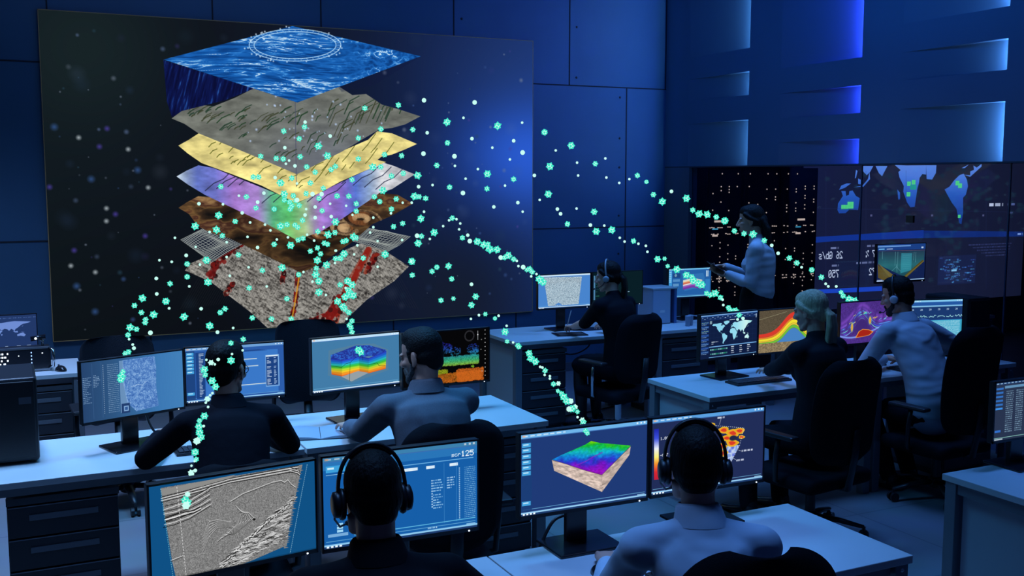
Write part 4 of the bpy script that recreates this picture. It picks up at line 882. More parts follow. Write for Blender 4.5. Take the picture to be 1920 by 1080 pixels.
# ------------------------------------------------------------------ office chairs
def chair(label, x, y, yaw, top=.98, chrome=False, w=.46, mesh=False, rc=.12, name='office_chair'):
    t = thing(name, label, 'chair', (x, y, 0), R(-yaw), 'black swivel office chairs'); m = CHROME if chrome else BLACK
    def padded(pts, th, off, flip=1): return None
    st = MB(); st.bb(-w / 2, w / 2, -.22, .25, .31, .393)
    s = obj('seat', st, FABRIC, t, smooth=True); bv = s.modifiers.new('pad', 'BEVEL'); bv.width = .035; bv.segments = 4
    # curved backrest with rounded corners
    bk = MB(); nu, nv = 20, 40; vs = []; fs = []; zb = .46
    for side in (0, 1):
        for j in range(nv + 1):
            v = .5 - .5 * math.cos(math.pi * j / nv); z = zb + (top - zb) * v
            ed = min(v * (top - zb), (1 - v) * (top - zb)); inset = rc - math.sqrt(max(0, rc * rc - max(0, rc - ed) ** 2)) if ed < rc else 0
            hw = w / 2 * (.90 + .10 * math.sin(v * 3.0)) - inset
            for i in range(nu + 1):
                u = -1 + 2 * i / nu; xx = u * hw; yy = -.235 - .035 * v - .05 * (v - .35) ** 2 * 2 + .055 * u * u; edge = min(1, (1 - abs(u)) * 4 + .2) * min(1, min(v, 1 - v) * 8 + .25)
                vs.append((xx, yy - side * .04 * edge, z))
    k = (nu + 1) * (nv + 1)
    for sd in (0, 1):
        for j in range(nv):
            for i in range(nu):
                a = sd * k + j * (nu + 1) + i; q = (a, a + 1, a + nu + 2, a + nu + 1); fs.append(q if sd == 0 else q[::-1])
    rim = [i for i in range(nu + 1)] + [j * (nu + 1) + nu for j in range(1, nv + 1)] + [nv * (nu + 1) + i for i in range(nu - 1, -1, -1)] + [j * (nu + 1) for j in range(nv - 1, 0, -1)]
    for a, c in zip(rim, rim[1:] + rim[:1]): fs.append((a, c, c + k, a + k))
    bk.add(vs, fs); obj('backrest', bk, MESHF if mesh else FABRIC, t, smooth=True)
    obj('back_bracket', MB().tube([(0, -.10, .31), (0, -.25, .32), (0, -.285, .50), (0, -.30, .66)], [(.03, .012)] * 4, 10, side=(1, 0, 0)), BLACK, t, smooth=True)
    for sx in (-1, 1):
        ar = MB(); ar.tube([(sx * (w / 2 - .02), 0.02, .34), (sx * (w / 2 + .035), .0, .36), (sx * (w / 2 + .045), -.01, .50), (sx * (w / 2 + .04), -.02, .605)], .014, 10)
        a = obj('armrest', ar, m, t, smooth=True); obj('arm_pad', MB().bb(sx * (w / 2 + .04) - .035, sx * (w / 2 + .04) + .035, -.14, .13, .602, .628), BLACK, a, bevel=.012)
    obj('gas_column', MB().tube([(0, 0, .10), (0, 0, .28)], .028, 14).tube([(0, 0, .24), (0, 0, .31)], .019, 14).bb(-.07, .07, -.09, .09, .29, .316), m, t, smooth=False)
    obj('tilt_lever', MB().tube([(.05, 0, .30), (.20, .01, .29), (.24, .01, .275)], .007, 8), BLACK, t, smooth=True)
    bs = MB(); bs.lathe([(.03, .07), (.045, .08), (.045, .125), (.03, .14)], 14)
    for q in range(5):
        a = R(18 + 72 * q); d = Vector((math.cos(a), math.sin(a), 0))
        bs.tube([d * .03 + Vector((0, 0, .11)), d * .16 + Vector((0, 0, .10)), d * .29 + Vector((0, 0, .075))], [(.026, .018), (.022, .015), (.015, .011)], 8, side=(-d.y, d.x, 0))
    obj('star_base', bs, m, t, smooth=True)
    for q in range(5):
        a = R(18 + 72 * q); d = Vector((math.cos(a), math.sin(a), 0)); c = d * .29; cs = MB(); sd = Vector((-d.y, d.x, 0))
        for s_ in (-1, 1): cs.tube([c + sd * s_ * .008 + Vector((0, 0, .028)), c + sd * s_ * .026 + Vector((0, 0, .028))], .028, 14)
        cs.tube([c + Vector((0, 0, .03)), c + Vector((0, 0, .078))], .009, 8); obj('caster', cs, BLACK, t)
    return t
chair('black chair under the person in the black suit and headset, at the bottom', .79, 2.20, 8, .93)
chair('black chair of the person in the light blue shirt, at the bottom edge', 1.565, 2.03, 16, 1.17, w=.42)
chair('black chair hidden under the person in glasses', .80, 4.27, 4, .90)
chair('black chair with a low rounded back behind the bearded man in the blazer', 1.63, 4.06, 6, 1.02, w=.46)
chair('black chair with a chromed star base under the woman in the black dress', 4.20, 6.72, -12, .99, True)
chair('black high-backed chair with a star base behind the blonde woman', 4.00, 4.36, -8, 1.04, w=.52)
chair('black chair behind the man in the white shirt, with a chromed caster', 5.17, 4.53, -4, 1.12, w=.48)
chair('empty dark chair with a rounded back, behind the grainy band monitor', .62, 6.65, 178, 1.0, mesh=True, rc=.07)
chair('empty dark mesh chair behind the gap between the schedule and the rainbow block monitors', 1.83, 6.72, 184, 1.02, mesh=True, rc=.07)
chair('dark chair behind the glass, right of the wind turbine screen', 8.3, 5.9, 60, 1.0)

# ------------------------------------------------------------------ things on the desks
def keyboard(label, x, y, yaw, w=.40, d=.13):
    t = thing('keyboard', label, 'keyboard', (x, y, .74), R(yaw)); obj('keyboard_base', MB().bb(-w / 2, w / 2, -d / 2, d / 2, 0, .013), BLACK, t, bevel=.003)
    kb = MB(); nx = 16
    for r_ in range(5):
        for c in range(nx): kx = -w / 2 + .012 + (c + .5) * (w - .024) / nx; ky = -d / 2 + .012 + (r_ + .5) * (d - .024) / 5; kb.box((kx, ky, .0155), ((w - .024) / nx - .004, (d - .024) / 5 - .004, .007))
    obj('key', kb, mat('key_cap', (.05, .055, .07), .4), t); return t
keyboard('black keyboard beside the bearded man\'s arm', 1.72, 5.0, -3)
keyboard('dark keyboard under the blonde woman\'s hands', 4.16, 5.02, 0, .42)
keyboard('dark keyboard in front of the standing monitors of the person in the light blue shirt', 1.98, 2.62, 4)
keyboard('dark keyboard in front of the person in glasses', .86, 4.86, 0)
keyboard('dark keyboard in front of the person in the black suit', .84, 2.62, 0)
keyboard('dark keyboard by the hands of the man in the white shirt', 5.40, 4.93, 0)
def mouse(label, x, y, yaw):
    t = thing('computer_mouse', label, 'mouse', (x, y, .74), R(yaw)); b = MB(); vs = []
    b.ell((0, 0, .0), (.032, .056, .036), n=18); b.v = [(x_, y_, max(z_, 0)) for x_, y_, z_ in b.v]; obj('mouse_shell', b, BLACKG, t, smooth=True); obj('scroll_wheel', MB().tube([(-.004, .03, .032), (.004, .03, .032)], .009, 12), STEEL, t); return t
mouse('black mouse on the far left white desk', .30, 7.32, 20); mouse('dark mouse near the seam, under the hand of the person in the light blue shirt', 1.665, 2.735, 10)
# open notebook on the bearded man's desk
t = thing('open_notebook', 'open notebook with blue-grey pages lying on the bearded man\'s desk', 'notebook', (1.36, 4.93, .741), R(-14))
pg = MB(); n = 10
for s in (-1, 1):
    top = [(s * .185 * i / n, .004 + .012 * math.sin(min(1, i / n * 1.15) * 2.6)) for i in range(n + 1)]; poly = top + [(s * .185, .001), (0, .001)]
    pg.prism(poly if s > 0 else poly[::-1], -.12, .12)
obj('pages', pg, mat('page_paper', (.40, .45, .55), .6), t); obj('cover', MB().bb(-.19, .19, -.124, .124, 0, .001), BLACK, t); obj('spine_line', MB().tube([(0, -.12, .006), (0, .12, .006)], .0012, 6), BLACK, t)
t = thing('smartphone', 'dark phone lying on the desk beside the right arm of the person in glasses', 'phone', (1.16, 4.93, .74), R(30)); obj('phone_body', MB().bb(-.037, .037, -.075, .075, 0, .009), BLACKG, t, bevel=.004); obj('phone_screen', MB().bb(-.034, .034, -.07, .07, .009, .0096), mat('dark_glass', (.008, .009, .014), .08), t)
# tower computers
def tower(label, x0, x1, y0, y1, h, badge=True):
    t = thing('tower_computer', label, 'computer', ((x0 + x1) / 2, (y0 + y1) / 2, .74)); a, c = (x1 - x0) / 2, (y1 - y0) / 2
    obj('case', MB().bb(-a, a, -c, c, .012, h), mat('tower_case', (.012, .012, .017), .38, bump=.03), t, bevel=.012)
    obj('front_panel', MB().bb(-a + .012, a - .012, -c - .006, -c + .004, .03, h - .015), BLACK, t, bevel=.004)
    if badge: obj('badge', MB().bb(a - .075, a - .025, -c - .0075, -c - .005, h - .115, h - .085), mat('badge_silver', (.1, .11, .14), .4, .4), t)['label'] = 'small grey badge'
    for sx in (-1, 1):
        for sy in (-1, 1): obj('foot', MB().tube([(sx * (a - .03), sy * (c - .04), 0), (sx * (a - .03), sy * (c - .04), .014)], .014, 10), BLACK, t)
    return t
tower('black tower computer with a small grey badge on the left end of the desk', -.10, .103, 4.97, 5.37, .385)
tower('tall black tower computer on the desk behind the man in the white shirt', 5.93, 6.15, 4.98, 5.36, .43, False)
t = thing('binder_box', 'pale upright document box on the back desk right of the dark green monitor', 'box', (5.06, 7.52, .74))
bx = MB(); bx.bb(-.09, .09, -.12, -.105, 0, .3).bb(-.09, .09, .105, .12, 0, .3).bb(-.09, -.075, -.105, .105, 0, .3).bb(.075, .09, -.105, .105, 0, .3).bb(-.09, .09, -.12, .12, -.0, .01)
obj('box_shell', bx, mat('pale_box', (.35, .42, .55), .5), t, bevel=.003); obj('lid', MB().bb(-.095, .16, -.125, .125, .3, .314), SIDE, t, bevel=.003); obj('label_plate', MB().bb(-.02, .03, -.1225, -.12, .1, .12), WHITE, t); obj('side_divider', MB().bb(.13, .155, -.12, .12, 0, .3), mat('divider_blue', (.06, .12, .3), .4), t)
for i, x in enumerate((5.19, 5.24)):
    t = thing('paper_cup', ('small pale cup beside the document box on the back desk', 'small pale cup next to the monitor stand on the back desk')[i], 'cup', (x, 7.2 + .03 * i, .74), 0, 'small cups on the back desk'); obj('cup_body', MB().lathe([(.018, 0), (.02, .005), (.024, .085), (.0235, .09), (.021, .085), (.017, .008)], 18), mat('cup_white', (.3, .33, .42), .5), t, smooth=True)
# rack unit far left
t = thing('rack_unit', 'black rack unit with a lit white readout on the far left desk', 'electronic device', (-.06, 7.42, .74))
obj('case', MB().bb(-.30, .30, -.05, .09, .022, .155), BLACK, t, bevel=.004); obj('face_plate', MB().bb(-.305, .305, -.062, -.05, .02, .15), mat('rack_face', (.015, .016, .022), .3), t, bevel=.002)
obj('trim_bar', MB().bb(-.305, .30, -.068, -.05, .15, .162).bb(-.1, .30, -.066, -.05, .006, .018), mat('silver_trim', (.3, .32, .36), .3, .7), t)
obj('handle', MB().tube([(.29, -.055, .02), (.318, -.09, .035), (.322, -.092, .09), (.318, -.09, .14), (.29, -.055, .155)], .009, 10), CHROME, t, smooth=True)
rd = MB(); rng = random.Random(3)
for r_ in range(4):
    for c in range(6):
        if rng.random() < .8: rd.box((-.03 + c * .016 + rng.uniform(-.003, .003), -.0635, .128 - r_ * .022), (rng.uniform(.007, .015), .002, .011))
obj('indicator_light', MB().box((.115, -.0635, .11), (.006, .002, .006)), GLOWW, t); obj('indicator_light', MB().box((.255, -.0635, .12), (.008, .002, .006)), GLOWW, t)
lb = MB()
for k in range(4): lb.box((.19, -.0635, .127 - k * .022), (.006, .002, .009))
obj('level_meter', lb, emis('blue_meter', (.3, .5, 1.0), 2.0), t)['label'] = 'column of blue lights'
obj('readout', rd, GLOWW, t)['label'] = 'white lit readout'; obj('foot', MB().bb(-.25, .25, -.04, .08, 0, .022), BLACK, t)
t = thing('desk_webcam', 'small silver gadget with white reflections on the right corner of the rack unit', 'gadget', (.20, 7.40, .902)); obj('clip', MB().tube([(0, 0, .0), (0, 0, .03), (-.02, -.01, .045)], .008, 8), CHROME, t, smooth=True); obj('camera_head', MB().tube([(-.07, -.01, .05), (.02, -.01, .06)], .016, 14), BLACKG, t, smooth=True); obj('lens', MB().tube([(-.04, -.027, .053), (-.04, -.021, .053)], .008, 12), GLOWW, t)  # lens disc glows to paint a white reflection on it
# writing tablet, headset stand of the woman in the dress
t = thing('graphics_tablet', 'thin dark drawing tablet under the hand of the woman in the black dress', 'drawing tablet', (4.06, 7.23, .74), R(-12)); obj('tablet_body', MB().bb(-.13, .13, -.09, .09, 0, .008), BLACKG, t, bevel=.003); obj('active_area', MB().bb(-.10, .11, -.075, .075, .008, .0084), mat('tablet_area', (.02, .021, .028), .6), t)
t = thing('dark_mat', 'dark flat mat behind the drawing tablet on the back desk', 'desk mat', (4.35, 7.42, .74)); obj('mat_sheet', MB().tube([(0, 0, 0), (0, 0, .003)], [(.17, .09)] * 2, 24), BLACK, t)
# cables
def cable(label, pts, r=.006):
    P = [Vector(p) for p in pts]; out = []
    for i in range(len(P) - 1):
        a, b_, c, d = P[max(i - 1, 0)], P[i], P[i + 1], P[min(i + 2, len(P) - 1)]
        for k in range(8):
            t = k / 8; out.append(.5 * ((2 * b_) + (c - a) * t + (2 * a - 5 * b_ + 4 * c - d) * t * t + (-a + 3 * b_ - 3 * c + d) * t ** 3))
    out.append(P[-1]); o = obj('cable', MB().tube(out, r, 8), BLACK, smooth=True); tag(o, label, 'cable', 'black cables'); return o
cable('black cable hanging under the back desk left of the seated woman', [(4.1, 7.6, .70), (4.15, 7.62, .56), (4.3, 7.62, .5), (4.45, 7.6, .56), (4.5, 7.6, .70)])
cable('black cable looping from the back of the rainbow-topped block monitor to the desk edge', [(1.80, 3.04, .95), (1.74, 3.08, .84), (1.66, 3.085, .80), (1.58, 3.085, .62), (1.5, 3.1, .3), (1.45, 3.12, .01)])
cable('black cable lying on the floor under the white-shirted man\'s desk', [(4.5, 5.3, .008), (4.8, 5.15, .008), (5.0, 5.02, .008), (5.12, 5.05, .008)])
cable('black cable on the floor behind the seated woman\'s drawer unit', [(4.02, 7.3, .03), (4.2, 7.5, .008), (4.5, 7.55, .008), (4.9, 7.7, .008)])
cable('black cable across the desk behind the turned monitor of the person in glasses', [(.56, 5.17, .95), (.6, 5.2, .80), (.66, 5.22, .748), (.8, 5.3, .748)])
# ------------------------------------------------------------------ people
SKIN = mat('skin', (.58, .29, .2), .5, var=.08, scale=14, bump=.03, bscale=90)
SKIN2 = mat('skin_fair', (.72, .38, .28), .5, var=.08, scale=14, bump=.03, bscale=90)
HAIRD = mat('dark_hair', (.008, .006, .006), .6, spec=.15, bump=.5, bscale=120, stretch=(1, 1, .25))
HAIRB = mat('blonde_hair', (.62, .50, .32), .5, spec=.3, bump=.5, bscale=140, stretch=(1, 1, .15), var=.3, scale=60)
HAIRG = mat('greying_hair', (.018, .016, .017), .6, spec=.2, bump=.5, bscale=140)
BEARDG = mat('grey_beard', (.09, .085, .085), .7, var=.5, scale=90, bump=.5, bscale=200)
BEARDD = mat('dark_beard', (.016, .012, .012), .7, bump=.5, bscale=200)
SUIT = mat('black_suit', (.006, .006, .010), .8, spec=.12, bump=.25, bscale=14)
SWEAT = mat('black_sweater', (.006, .006, .011), .9, spec=.1, bump=.3, bscale=18)
SHIRTB = mat('light_blue_shirt', (.46, .52, .64), .75, bump=1.0, bscale=5, stretch=(.8, .5, 1.7), bdist=.035, bdet=1)
SHIRTW = mat('white_shirt', (.40, .43, .50), .75, bump=1.0, bscale=5, stretch=(.8, .5, 1.7), bdist=.035, bdet=1)
BLAZ = mat('grey_blazer', (.13, .14, .18), .85, bump=.9, bscale=5, var=.12, scale=200, bdist=.02, bdet=1)
NAVY = mat('navy_blazer', (.012, .013, .02), .8, spec=.15, bump=.3, bscale=10)
DRESS = mat('black_dress', (.006, .006, .010), .85, spec=.12, bump=.3, bscale=12)
TROUS = mat('dark_trousers', (.007, .007, .012), .85, spec=.12, bump=.3, bscale=12)
TIGHT = mat('black_tights', (.010, .009, .012), .6)
SHOE = mat('black_shoe', (.01, .01, .012), .25)
EYE = mat('eye', (.02, .018, .018), .15)
V = Vector
def bez(a, b, c, d, t): return a * (1 - t) ** 3 + b * 3 * t * (1 - t) ** 2 + c * 3 * t * t * (1 - t) + d * t ** 3
def ik(S, W, l1, l2, pole):
    d = W - S; L = min(d.length, (l1 + l2) * .995); u = d.normalized(); W = S + u * L
    x = (l1 * l1 - l2 * l2 + L * L) / (2 * L); h = math.sqrt(max(0, l1 * l1 - x * x)); p = pole - u * pole.dot(u); p.normalize()
    return S + u * x + p * h, W
def hand(mb, W, d, n, thumb, curl=.5, k=1.0, spread=.12):
    """palm, five fingers and a thumb; d along the hand, n the back-of-hand normal, thumb +1 when the thumb is on the d x n side"""
    d = d.normalized(); n = (n - d * n.dot(d)).normalized(); l = d.cross(n)
    mb.tube([W - d * .02, W + d * .01, W + d * .05, W + d * .088], [(.024 * k, .019 * k), (.027 * k, .018 * k), (.039 * k, .015 * k), (.038 * k, .0115 * k)], 14, side=l, caps='round')
    for i, (o, L) in enumerate(((.030, .070), (.0105, .080), (-.0095, .075), (-.0285, .060))):
        o *= thumb * k; L *= k; p = W + d * .086 * k + l * o; a = spread * (1.5 - i) * thumb; dd = (d + l * a).normalized(); pts = [p - dd * .012, p]; c = curl * (1 + .12 * i)
        for s, f in enumerate((.42, .32, .26)):
            ang = c * (.45 + .5 * s); v = dd * math.cos(ang) - n * math.sin(ang); p = p + v * L * f; pts.append(p)
        mb.tube(pts, [.0092 * k, .0088 * k, .0082 * k, .0075 * k, .0064 * k], 9, caps='round')
    b = W + d * .022 * k + l * thumb * .026 * k; t1 = (l * thumb * .75 + d * .65 - n * .25).normalized(); t2 = (l * thumb * .25 + d * .95 - n * .3).normalized()
    mb.tube([b - t1 * .012, b + t1 * .012 * k, b + t1 * .042 * k, b + t1 * .042 * k + t2 * .03 * k], [.013 * k, .0125 * k, .0105 * k, .0078 * k], 10, caps='round')
def head_shape(mb, M, fem=False, jaw=1.0):
    E = lambda c, r, Q=None: mb.ell(M @ V(c), r, (M.to_3x3() @ Q) if Q else M.to_3x3(), 22)
    T = lambda pts, r, s=None: mb.tube([M @ V(p) for p in pts], r, 12, side=(M.to_3x3() @ V(s)) if s else None, caps='round')
    E((0, -.012, .036), (.0755, .096, .088)); E((0, .024, -.022), (.064, .066, .080)); E((0, .030, -.058), (.054 * jaw, .054, .052))
    E((0, .058, -.098), (.027 * jaw, .022, .018)); T([(-.052 * jaw, -.005, -.05), (-.045 * jaw, .03, -.085), (-.012, .062, -.10)], .016); T([(.052 * jaw, -.005, -.05), (.045 * jaw, .03, -.085), (.012, .062, -.10)], .016)
    for s in (-1, 1):
        E((s * .040, .060, -.022), (.024, .024, .020)); E((s * .030, .074, .020), (.027, .014, .008 if fem else .010))
        E((s * .012, .092, -.034), (.009, .010, .008)); E((s * .031, .077, .002), (.014, .009, .008))
        E((s * .079, -.004, -.006), (.007, .019, .032), Matrix.Rotation(s * .35, 3, 'Z')); E((s * .076, .004, -.032), (.006, .009, .010))
    T([(0, .080, .018), (0, .094, -.006), (0, .106, -.028)], [.008, .009, .0115]); E((0, .099, -.034), (.011, .011, .008))
    E((0, .085, -.060), (.022, .010, .0055)); E((0, .084, -.070), (.019, .010, .0062)); E((0, .068, -.082), (.03, .016, .012))
def person(label, hip, yaw, hc, hyaw, hpitch, hands, top, legs=TROUS, skin=SKIN, hair='short', hairm=HAIRD, fem=False, stand=False, sleeve=1.0, poles=None, collar=None, beard=None, jacket=False, skirt=False, knees=None, curl=.45, hroll=0, footback=0, puff=1.0, bs=1.0, hs=1.0):
    Y = R(yaw); f = V((math.sin(Y), math.cos(Y), 0)); r = V((math.cos(Y), -math.sin(Y), 0)); H0 = V((hip[0], hip[1], 0))
    loc = lambda w: V(((V(w) - H0).dot(r), (V(w) - H0).dot(f), w[2]))
    hcl = loc(hc); k = (.93 if fem else 1.0) * bs; hz = .93 if stand else .50
    pel = V((0, 0, hz)); lean = hcl.y
    Mh = Matrix.Translation(hcl) @ Matrix.Rotation(-R(hyaw - yaw), 4, 'Z') @ Matrix.Rotation(-R(hpitch), 4, 'X') @ Matrix.Rotation(R(hroll), 4, 'Y') @ Matrix.Scale((.95 if fem else .98) * hs, 4)
    hd = Mh.to_3x3() @ V((0, 1, 0))
    nb = V((hcl.x * .88, hcl.y * .93 - .045, hcl.z - .136 * hs)); nt_ = Mh @ V((0, -.02, -.05))
    b1 = V((0, -.02 + lean * .05, hz + .24)); b2 = nb + V((-nb.x * .1, -.06 - .10 * abs(lean), -.20)); C = lambda t: bez(pel, b1, b2, nb, t)
    prof = [(t_, a_ * bs, b_ * bs) for t_, a_, b_ in [(0, .160, .118), (.14, .168, .125), (.3, .158, .118), (.46, .146 if fem else .156, .104), (.62, .158, .110), (.76, .168, .112), (.86, .160, .098), (.93, .115, .078), (1.0, .064, .058)]]
    shw = (.152 if fem else .184) * bs
    Sh = [nb + V((s * shw, -.012, -.070)) for s in (-1, 1)]
    l1, l2 = (.265, .245) if fem else (.29, .265)
    arms = []
    for i, s in enumerate((-1, 1)):
        W = loc(hands[i][:3]); po = V(poles[i]) if poles else V((s * .45, -.45, -.8))
        el, W = ik(Sh[i], W, l1, l2, po); arms.append((Sh[i], el, W))
    if stand: lj = [[V((s * .085, 0, .90)), V((s * .085, .02, .50)), V((s * .085, -.02, .085))] for s in (-1, 1)]
    else:
        kn = knees or ((.13, .42, .50), (.13, .42, .50)); lj = [[V((s * .088, 0, .54)), V((s * kn[i][0], kn[i][1], kn[i][2])), V((s * kn[i][0], kn[i][1] - .03 - footback, .085))] for i, s in enumerate((-1, 1))]
    ft = lambda a: [a + V((0, -.05, -.05)), a + V((0, .05, -.05)), a + V((0, .15, -.062))]
    # body: one continuous skin surface
    B = MB(); B.tube([C(t) + (V((0, 0, .03)) if t == 0 else V((0, 0, 0))) for t, a, b in prof], [(a * k - .016, b * k - .016) for t, a, b in prof], 20, side=(1, 0, 0), caps='round')
    B.tube([nb - V((0, 0, .05)), nb.lerp(nt_, .5), nt_ + Mh.to_3x3() @ V((0, -.015, .05))], [.058 * k, .053 * k, .054 * k], 16, caps='round')
    for i, s in enumerate((-1, 1)):
        S, el, W = arms[i]; B.tube([nb + V((s * .02, -.01, -.02)), nb + V((s * .09, -.012, -.05)), S], [.042, .045, .046], 12, caps='round')
        B.tube([S, S.lerp(el, .4), el, el.lerp(W, .3), W], [.046 * k, .044 * k, .038 * k, .040 * k, .027 * k], 14, caps='round')
        hv = hands[i]; d = (W - el).normalized(); dd = V((d.x, d.y, d.z * .25)) if len(hv) < 4 else V(hv[3]); dl = dd.normalized(); nn = V((0, 0, 1)) if len(hv) < 5 else V(hv[4])
        hand(B, W, dl, nn, -s if s > 0 else 1, curl if len(hv) < 6 else hv[5], .93 if fem else 1.03)
        a, b_, c = lj[i]; B.tube([a, a.lerp(b_, .5), b_, b_.lerp(c, .35), c], [.074, .064, .050, .052, .034], 14, caps='round'); B.tube(ft(c), [.034, .034, .022], 10, caps='round'); B.tube([c + V((0, 0, .03)), c + V((0, .0, -.04))], .033, 10, caps='round')
    head_shape(B, Mh, fem, .9 if fem else 1.03)
    me = remesh(B, .0042, 3, .22); o = obj('person', me, skin, smooth=True); o.location = H0; o.rotation_euler = (0, 0, -Y); tag(o, label, 'person', 'people in the control room')
    P = lambda name, mb, m, vx=.009, it=4, dec=.5: obj(name, remesh(mb, vx, it, dec), m, o, smooth=True)
    e = MB()
    for s in (-1, 1): e.ell(Mh @ V((s * .031, .0835, .001)), (.0085, .005, .0042), Mh.to_3x3(), 12)
    obj('eye', e, EYE, o, smooth=True)
    # upper garment
    G = MB(); x = .016 if jacket else .010; lo = -.10 if jacket and not stand else 0
    pr = [(t, (a * k + x) * puff, (b * k + x) * puff) for t, a, b in prof if (.2 if stand else -1) < t < .97]; pr[-1] = (pr[-1][0], .10 * k, .072)
    G.tube([C(t) + (V((0, 0, .03)) if t == 0 else V((0, 0, 0))) for t, a, b in pr] + [C(.985)], [(a, b) for t, a, b in pr] + [(.072 * k, .066 * k)], 24, side=(1, 0, 0), caps='round')
    for i, s in enumerate((-1, 1)):
        S, el, W = arms[i]; G.tube([nb + V((s * .03, -.012, -.035)), nb + V((s * .10, -.014, -.055)), S + V((s * .004, 0, -.005))], [.050, .053, .056 + x * .5], 14, caps='round')
        q = [.058 + x * .5, .056 + x * .4, .050 + x * .3, .049 + x * .3, .038 + x * .3]
        fw = el.lerp(W, max(0, sleeve * .93)) if sleeve > .2 else el
        pts = [S, S.lerp(el, .45), el] + ([el.lerp(fw, .35), fw] if sleeve > .2 else [el + (W - el).normalized() * .03])
        G.tube(pts, [v * k for v in (q if sleeve > .2 else q[:3] + [.05])], 16, caps='round')
    if fem:
        for s in (-1, 1): G.ell(C(.66) + V((s * .07, .085, .0)), (.062, .055, .06))
    P('blazer' if jacket else ('dress' if skirt and not stand else 'shirt'), G, top, .009, 16)
    if collar:
        cm = MB(); up = (nt_ - nb).normalized(); c0 = nb + up * .005
        vs = []; n = 26
        for zz, rr in ((-.012, .074), (.028, .066), (.040, .062), (.030, .071), (-.020, .086)):
            for j in range(n):
                a = 2 * math.pi * j / n; vs.append(c0 + up * (zz + (.012 * -math.sin(a))) + V((math.cos(a) * rr, math.sin(a) * rr, 0)) * k)
        fs = [(i * n + j, i * n + (j + 1) % n, (i + 1) * n + (j + 1) % n, (i + 1) * n + j) for i in range(4) for j in range(n)]
        cm.add(vs, fs); cm.f = cm.f; co = obj('collar', cm, collar, o, smooth=True)
    # lower garment
    L = MB(); L.tube([pel + V((0, .0, .025)), pel + V((0, 0, .06)), pel + V((0, 0, .17 if stand else .10))], [(.15, .115), (.172, .13), (.166 if stand else .160, .124)], 20, side=(1, 0, 0), caps='round')
    for i in (0, 1):
        a, b_, c = lj[i]
        if skirt: L.tube([a, a.lerp(b_, .5), a.lerp(b_, .96)], [.094, .086, .074], 16, caps='round')
        else: L.tube([a, a.lerp(b_, .5), b_, b_.lerp(c, .5), c], [.088, .077, .063, .060, .052], 16, caps='round')
    if skirt and stand: L.tube([V((0, 0, .95)), V((0, 0, .75)), V((0, .01, .45))], [(.16, .12), (.168, .13), (.15, .12)], 20, side=(1, 0, 0))
    elif skirt: L.tube([V((0, .02, .54)), V((0, .20, .54)), V((0, .40, .53))], [(.165, .09), (.165, .08), (.16, .07)], 20, side=(1, 0, 0))
    P('skirt' if skirt else 'trousers', L, top if skirt and not stand else legs, .011)
    if skirt:
        S_ = MB()
        for i in (0, 1): a, b_, c = lj[i]; S_.tube([a.lerp(b_, .7), b_, b_.lerp(c, .35), c], [.060, .056, .057, .038], 14, caps='round')
        P('tights', S_, TIGHT, .009)
    for i in (0, 1):
        S_ = MB(); q = ft(lj[i][2]); S_.tube([q[0], q[1], q[2], q[2] + V((0, .05, -.002))], [(.040, .038), (.044, .036), (.044, .024), (.034, .018)], 14, side=(1, 0, 0), caps='round'); S_.tube([lj[i][2] + V((0, -.02, .0)), lj[i][2] + V((0, -.02, -.05))], .043, 12, caps='round')
        if fem: S_.tube([q[0] + V((0, -.01, 0)), q[0] + V((0, -.015, -.03))], .014, 8)
        S_.v = [(a_, b_, max(.001, c_)) for a_, b_, c_ in S_.v]; P('shoe', S_, SHOE, .007, 2)
    # hair
    Hm = MB(); E = lambda c, rr: Hm.ell(Mh @ V(c), rr, Mh.to_3x3(), 22); T = lambda pts, rr, sd=None: Hm.tube([Mh @ V(p) for p in pts], rr, 12, caps='round')
    if hair == 'short':
        E((0, -.022, .050), (.0800, .0945, .086)); E((0, -.042, .0), (.0775, .070, .062)); E((0, -.058, -.035), (.060, .046, .045)); E((0, .012, .085), (.064, .066, .050))
        for s in (-1, 1): T([(s * .073, .022, .03), (s * .074, .016, -.015)], .009)
        for j in range(26): a = random.uniform(0, 6.28); q = random.uniform(.2, .9); E((.062 * q * math.cos(a), -.015 + .075 * q * math.sin(a), .122 - .045 * q * q), (.014, .018, .012))
    elif hair == 'crop':
        E((0, -.022, .044), (.0785, .0925, .086)); E((0, -.045, -.002), (.076, .066, .060)); E((0, -.060, -.035), (.058, .042, .040)); E((0, .010, .075), (.063, .066, .050))
    else:
        E((0, -.020, .044), (.0815, .0955, .087)); E((0, -.036, .0), (.080, .075, .065)); E((0, .022, .075), (.066, .058, .048)); E((0, -.068, -.030), (.052, .036, .045))
        for s in (-1, 1): T([(s * .068, .04, .055), (s * .079, .0, .02), (s * .070, -.05, -.01)], .017)
        if hair == 'blonde':
            E((0, -.098, -.010), (.032, .024, .028))
            for s in range(9): a = (s - 4) / 4; T([(a * .010, -.104, -.008), (a * .020, -.124, -.035), (a * .032, -.122, -.10), (a * .040, -.100, -.19), (a * .038, -.080, -.27), (a * .020, -.070, -.335 + .02 * abs(a))], [.014, .018, .019, .018, .014, .006])
        elif hair == 'tail':
            E((0, -.10, .0), (.034, .028, .032))
            for s in range(7): a = (s - 3) / 3; T([(a * .012, -.106, .0), (a * .024, -.128, -.03), (a * .036, -.128, -.10), (a * .040, -.110, -.17), (a * .026, -.095, -.24)], [.016, .020, .020, .018, .008])
        else:
            E((0, -.09, -.01), (.055, .045, .06))
            for s in range(9): a = (s - 4) / 4; T([(a * .04, -.09, .0), (a * .055, -.125, -.08), (a * .055, -.125, -.20), (a * .050, -.12, -.32), (a * .035, -.11, -.42)], [.026, .026, .024, .021, .010])
    P('hair', Hm, hairm, .0055, 2, .5)
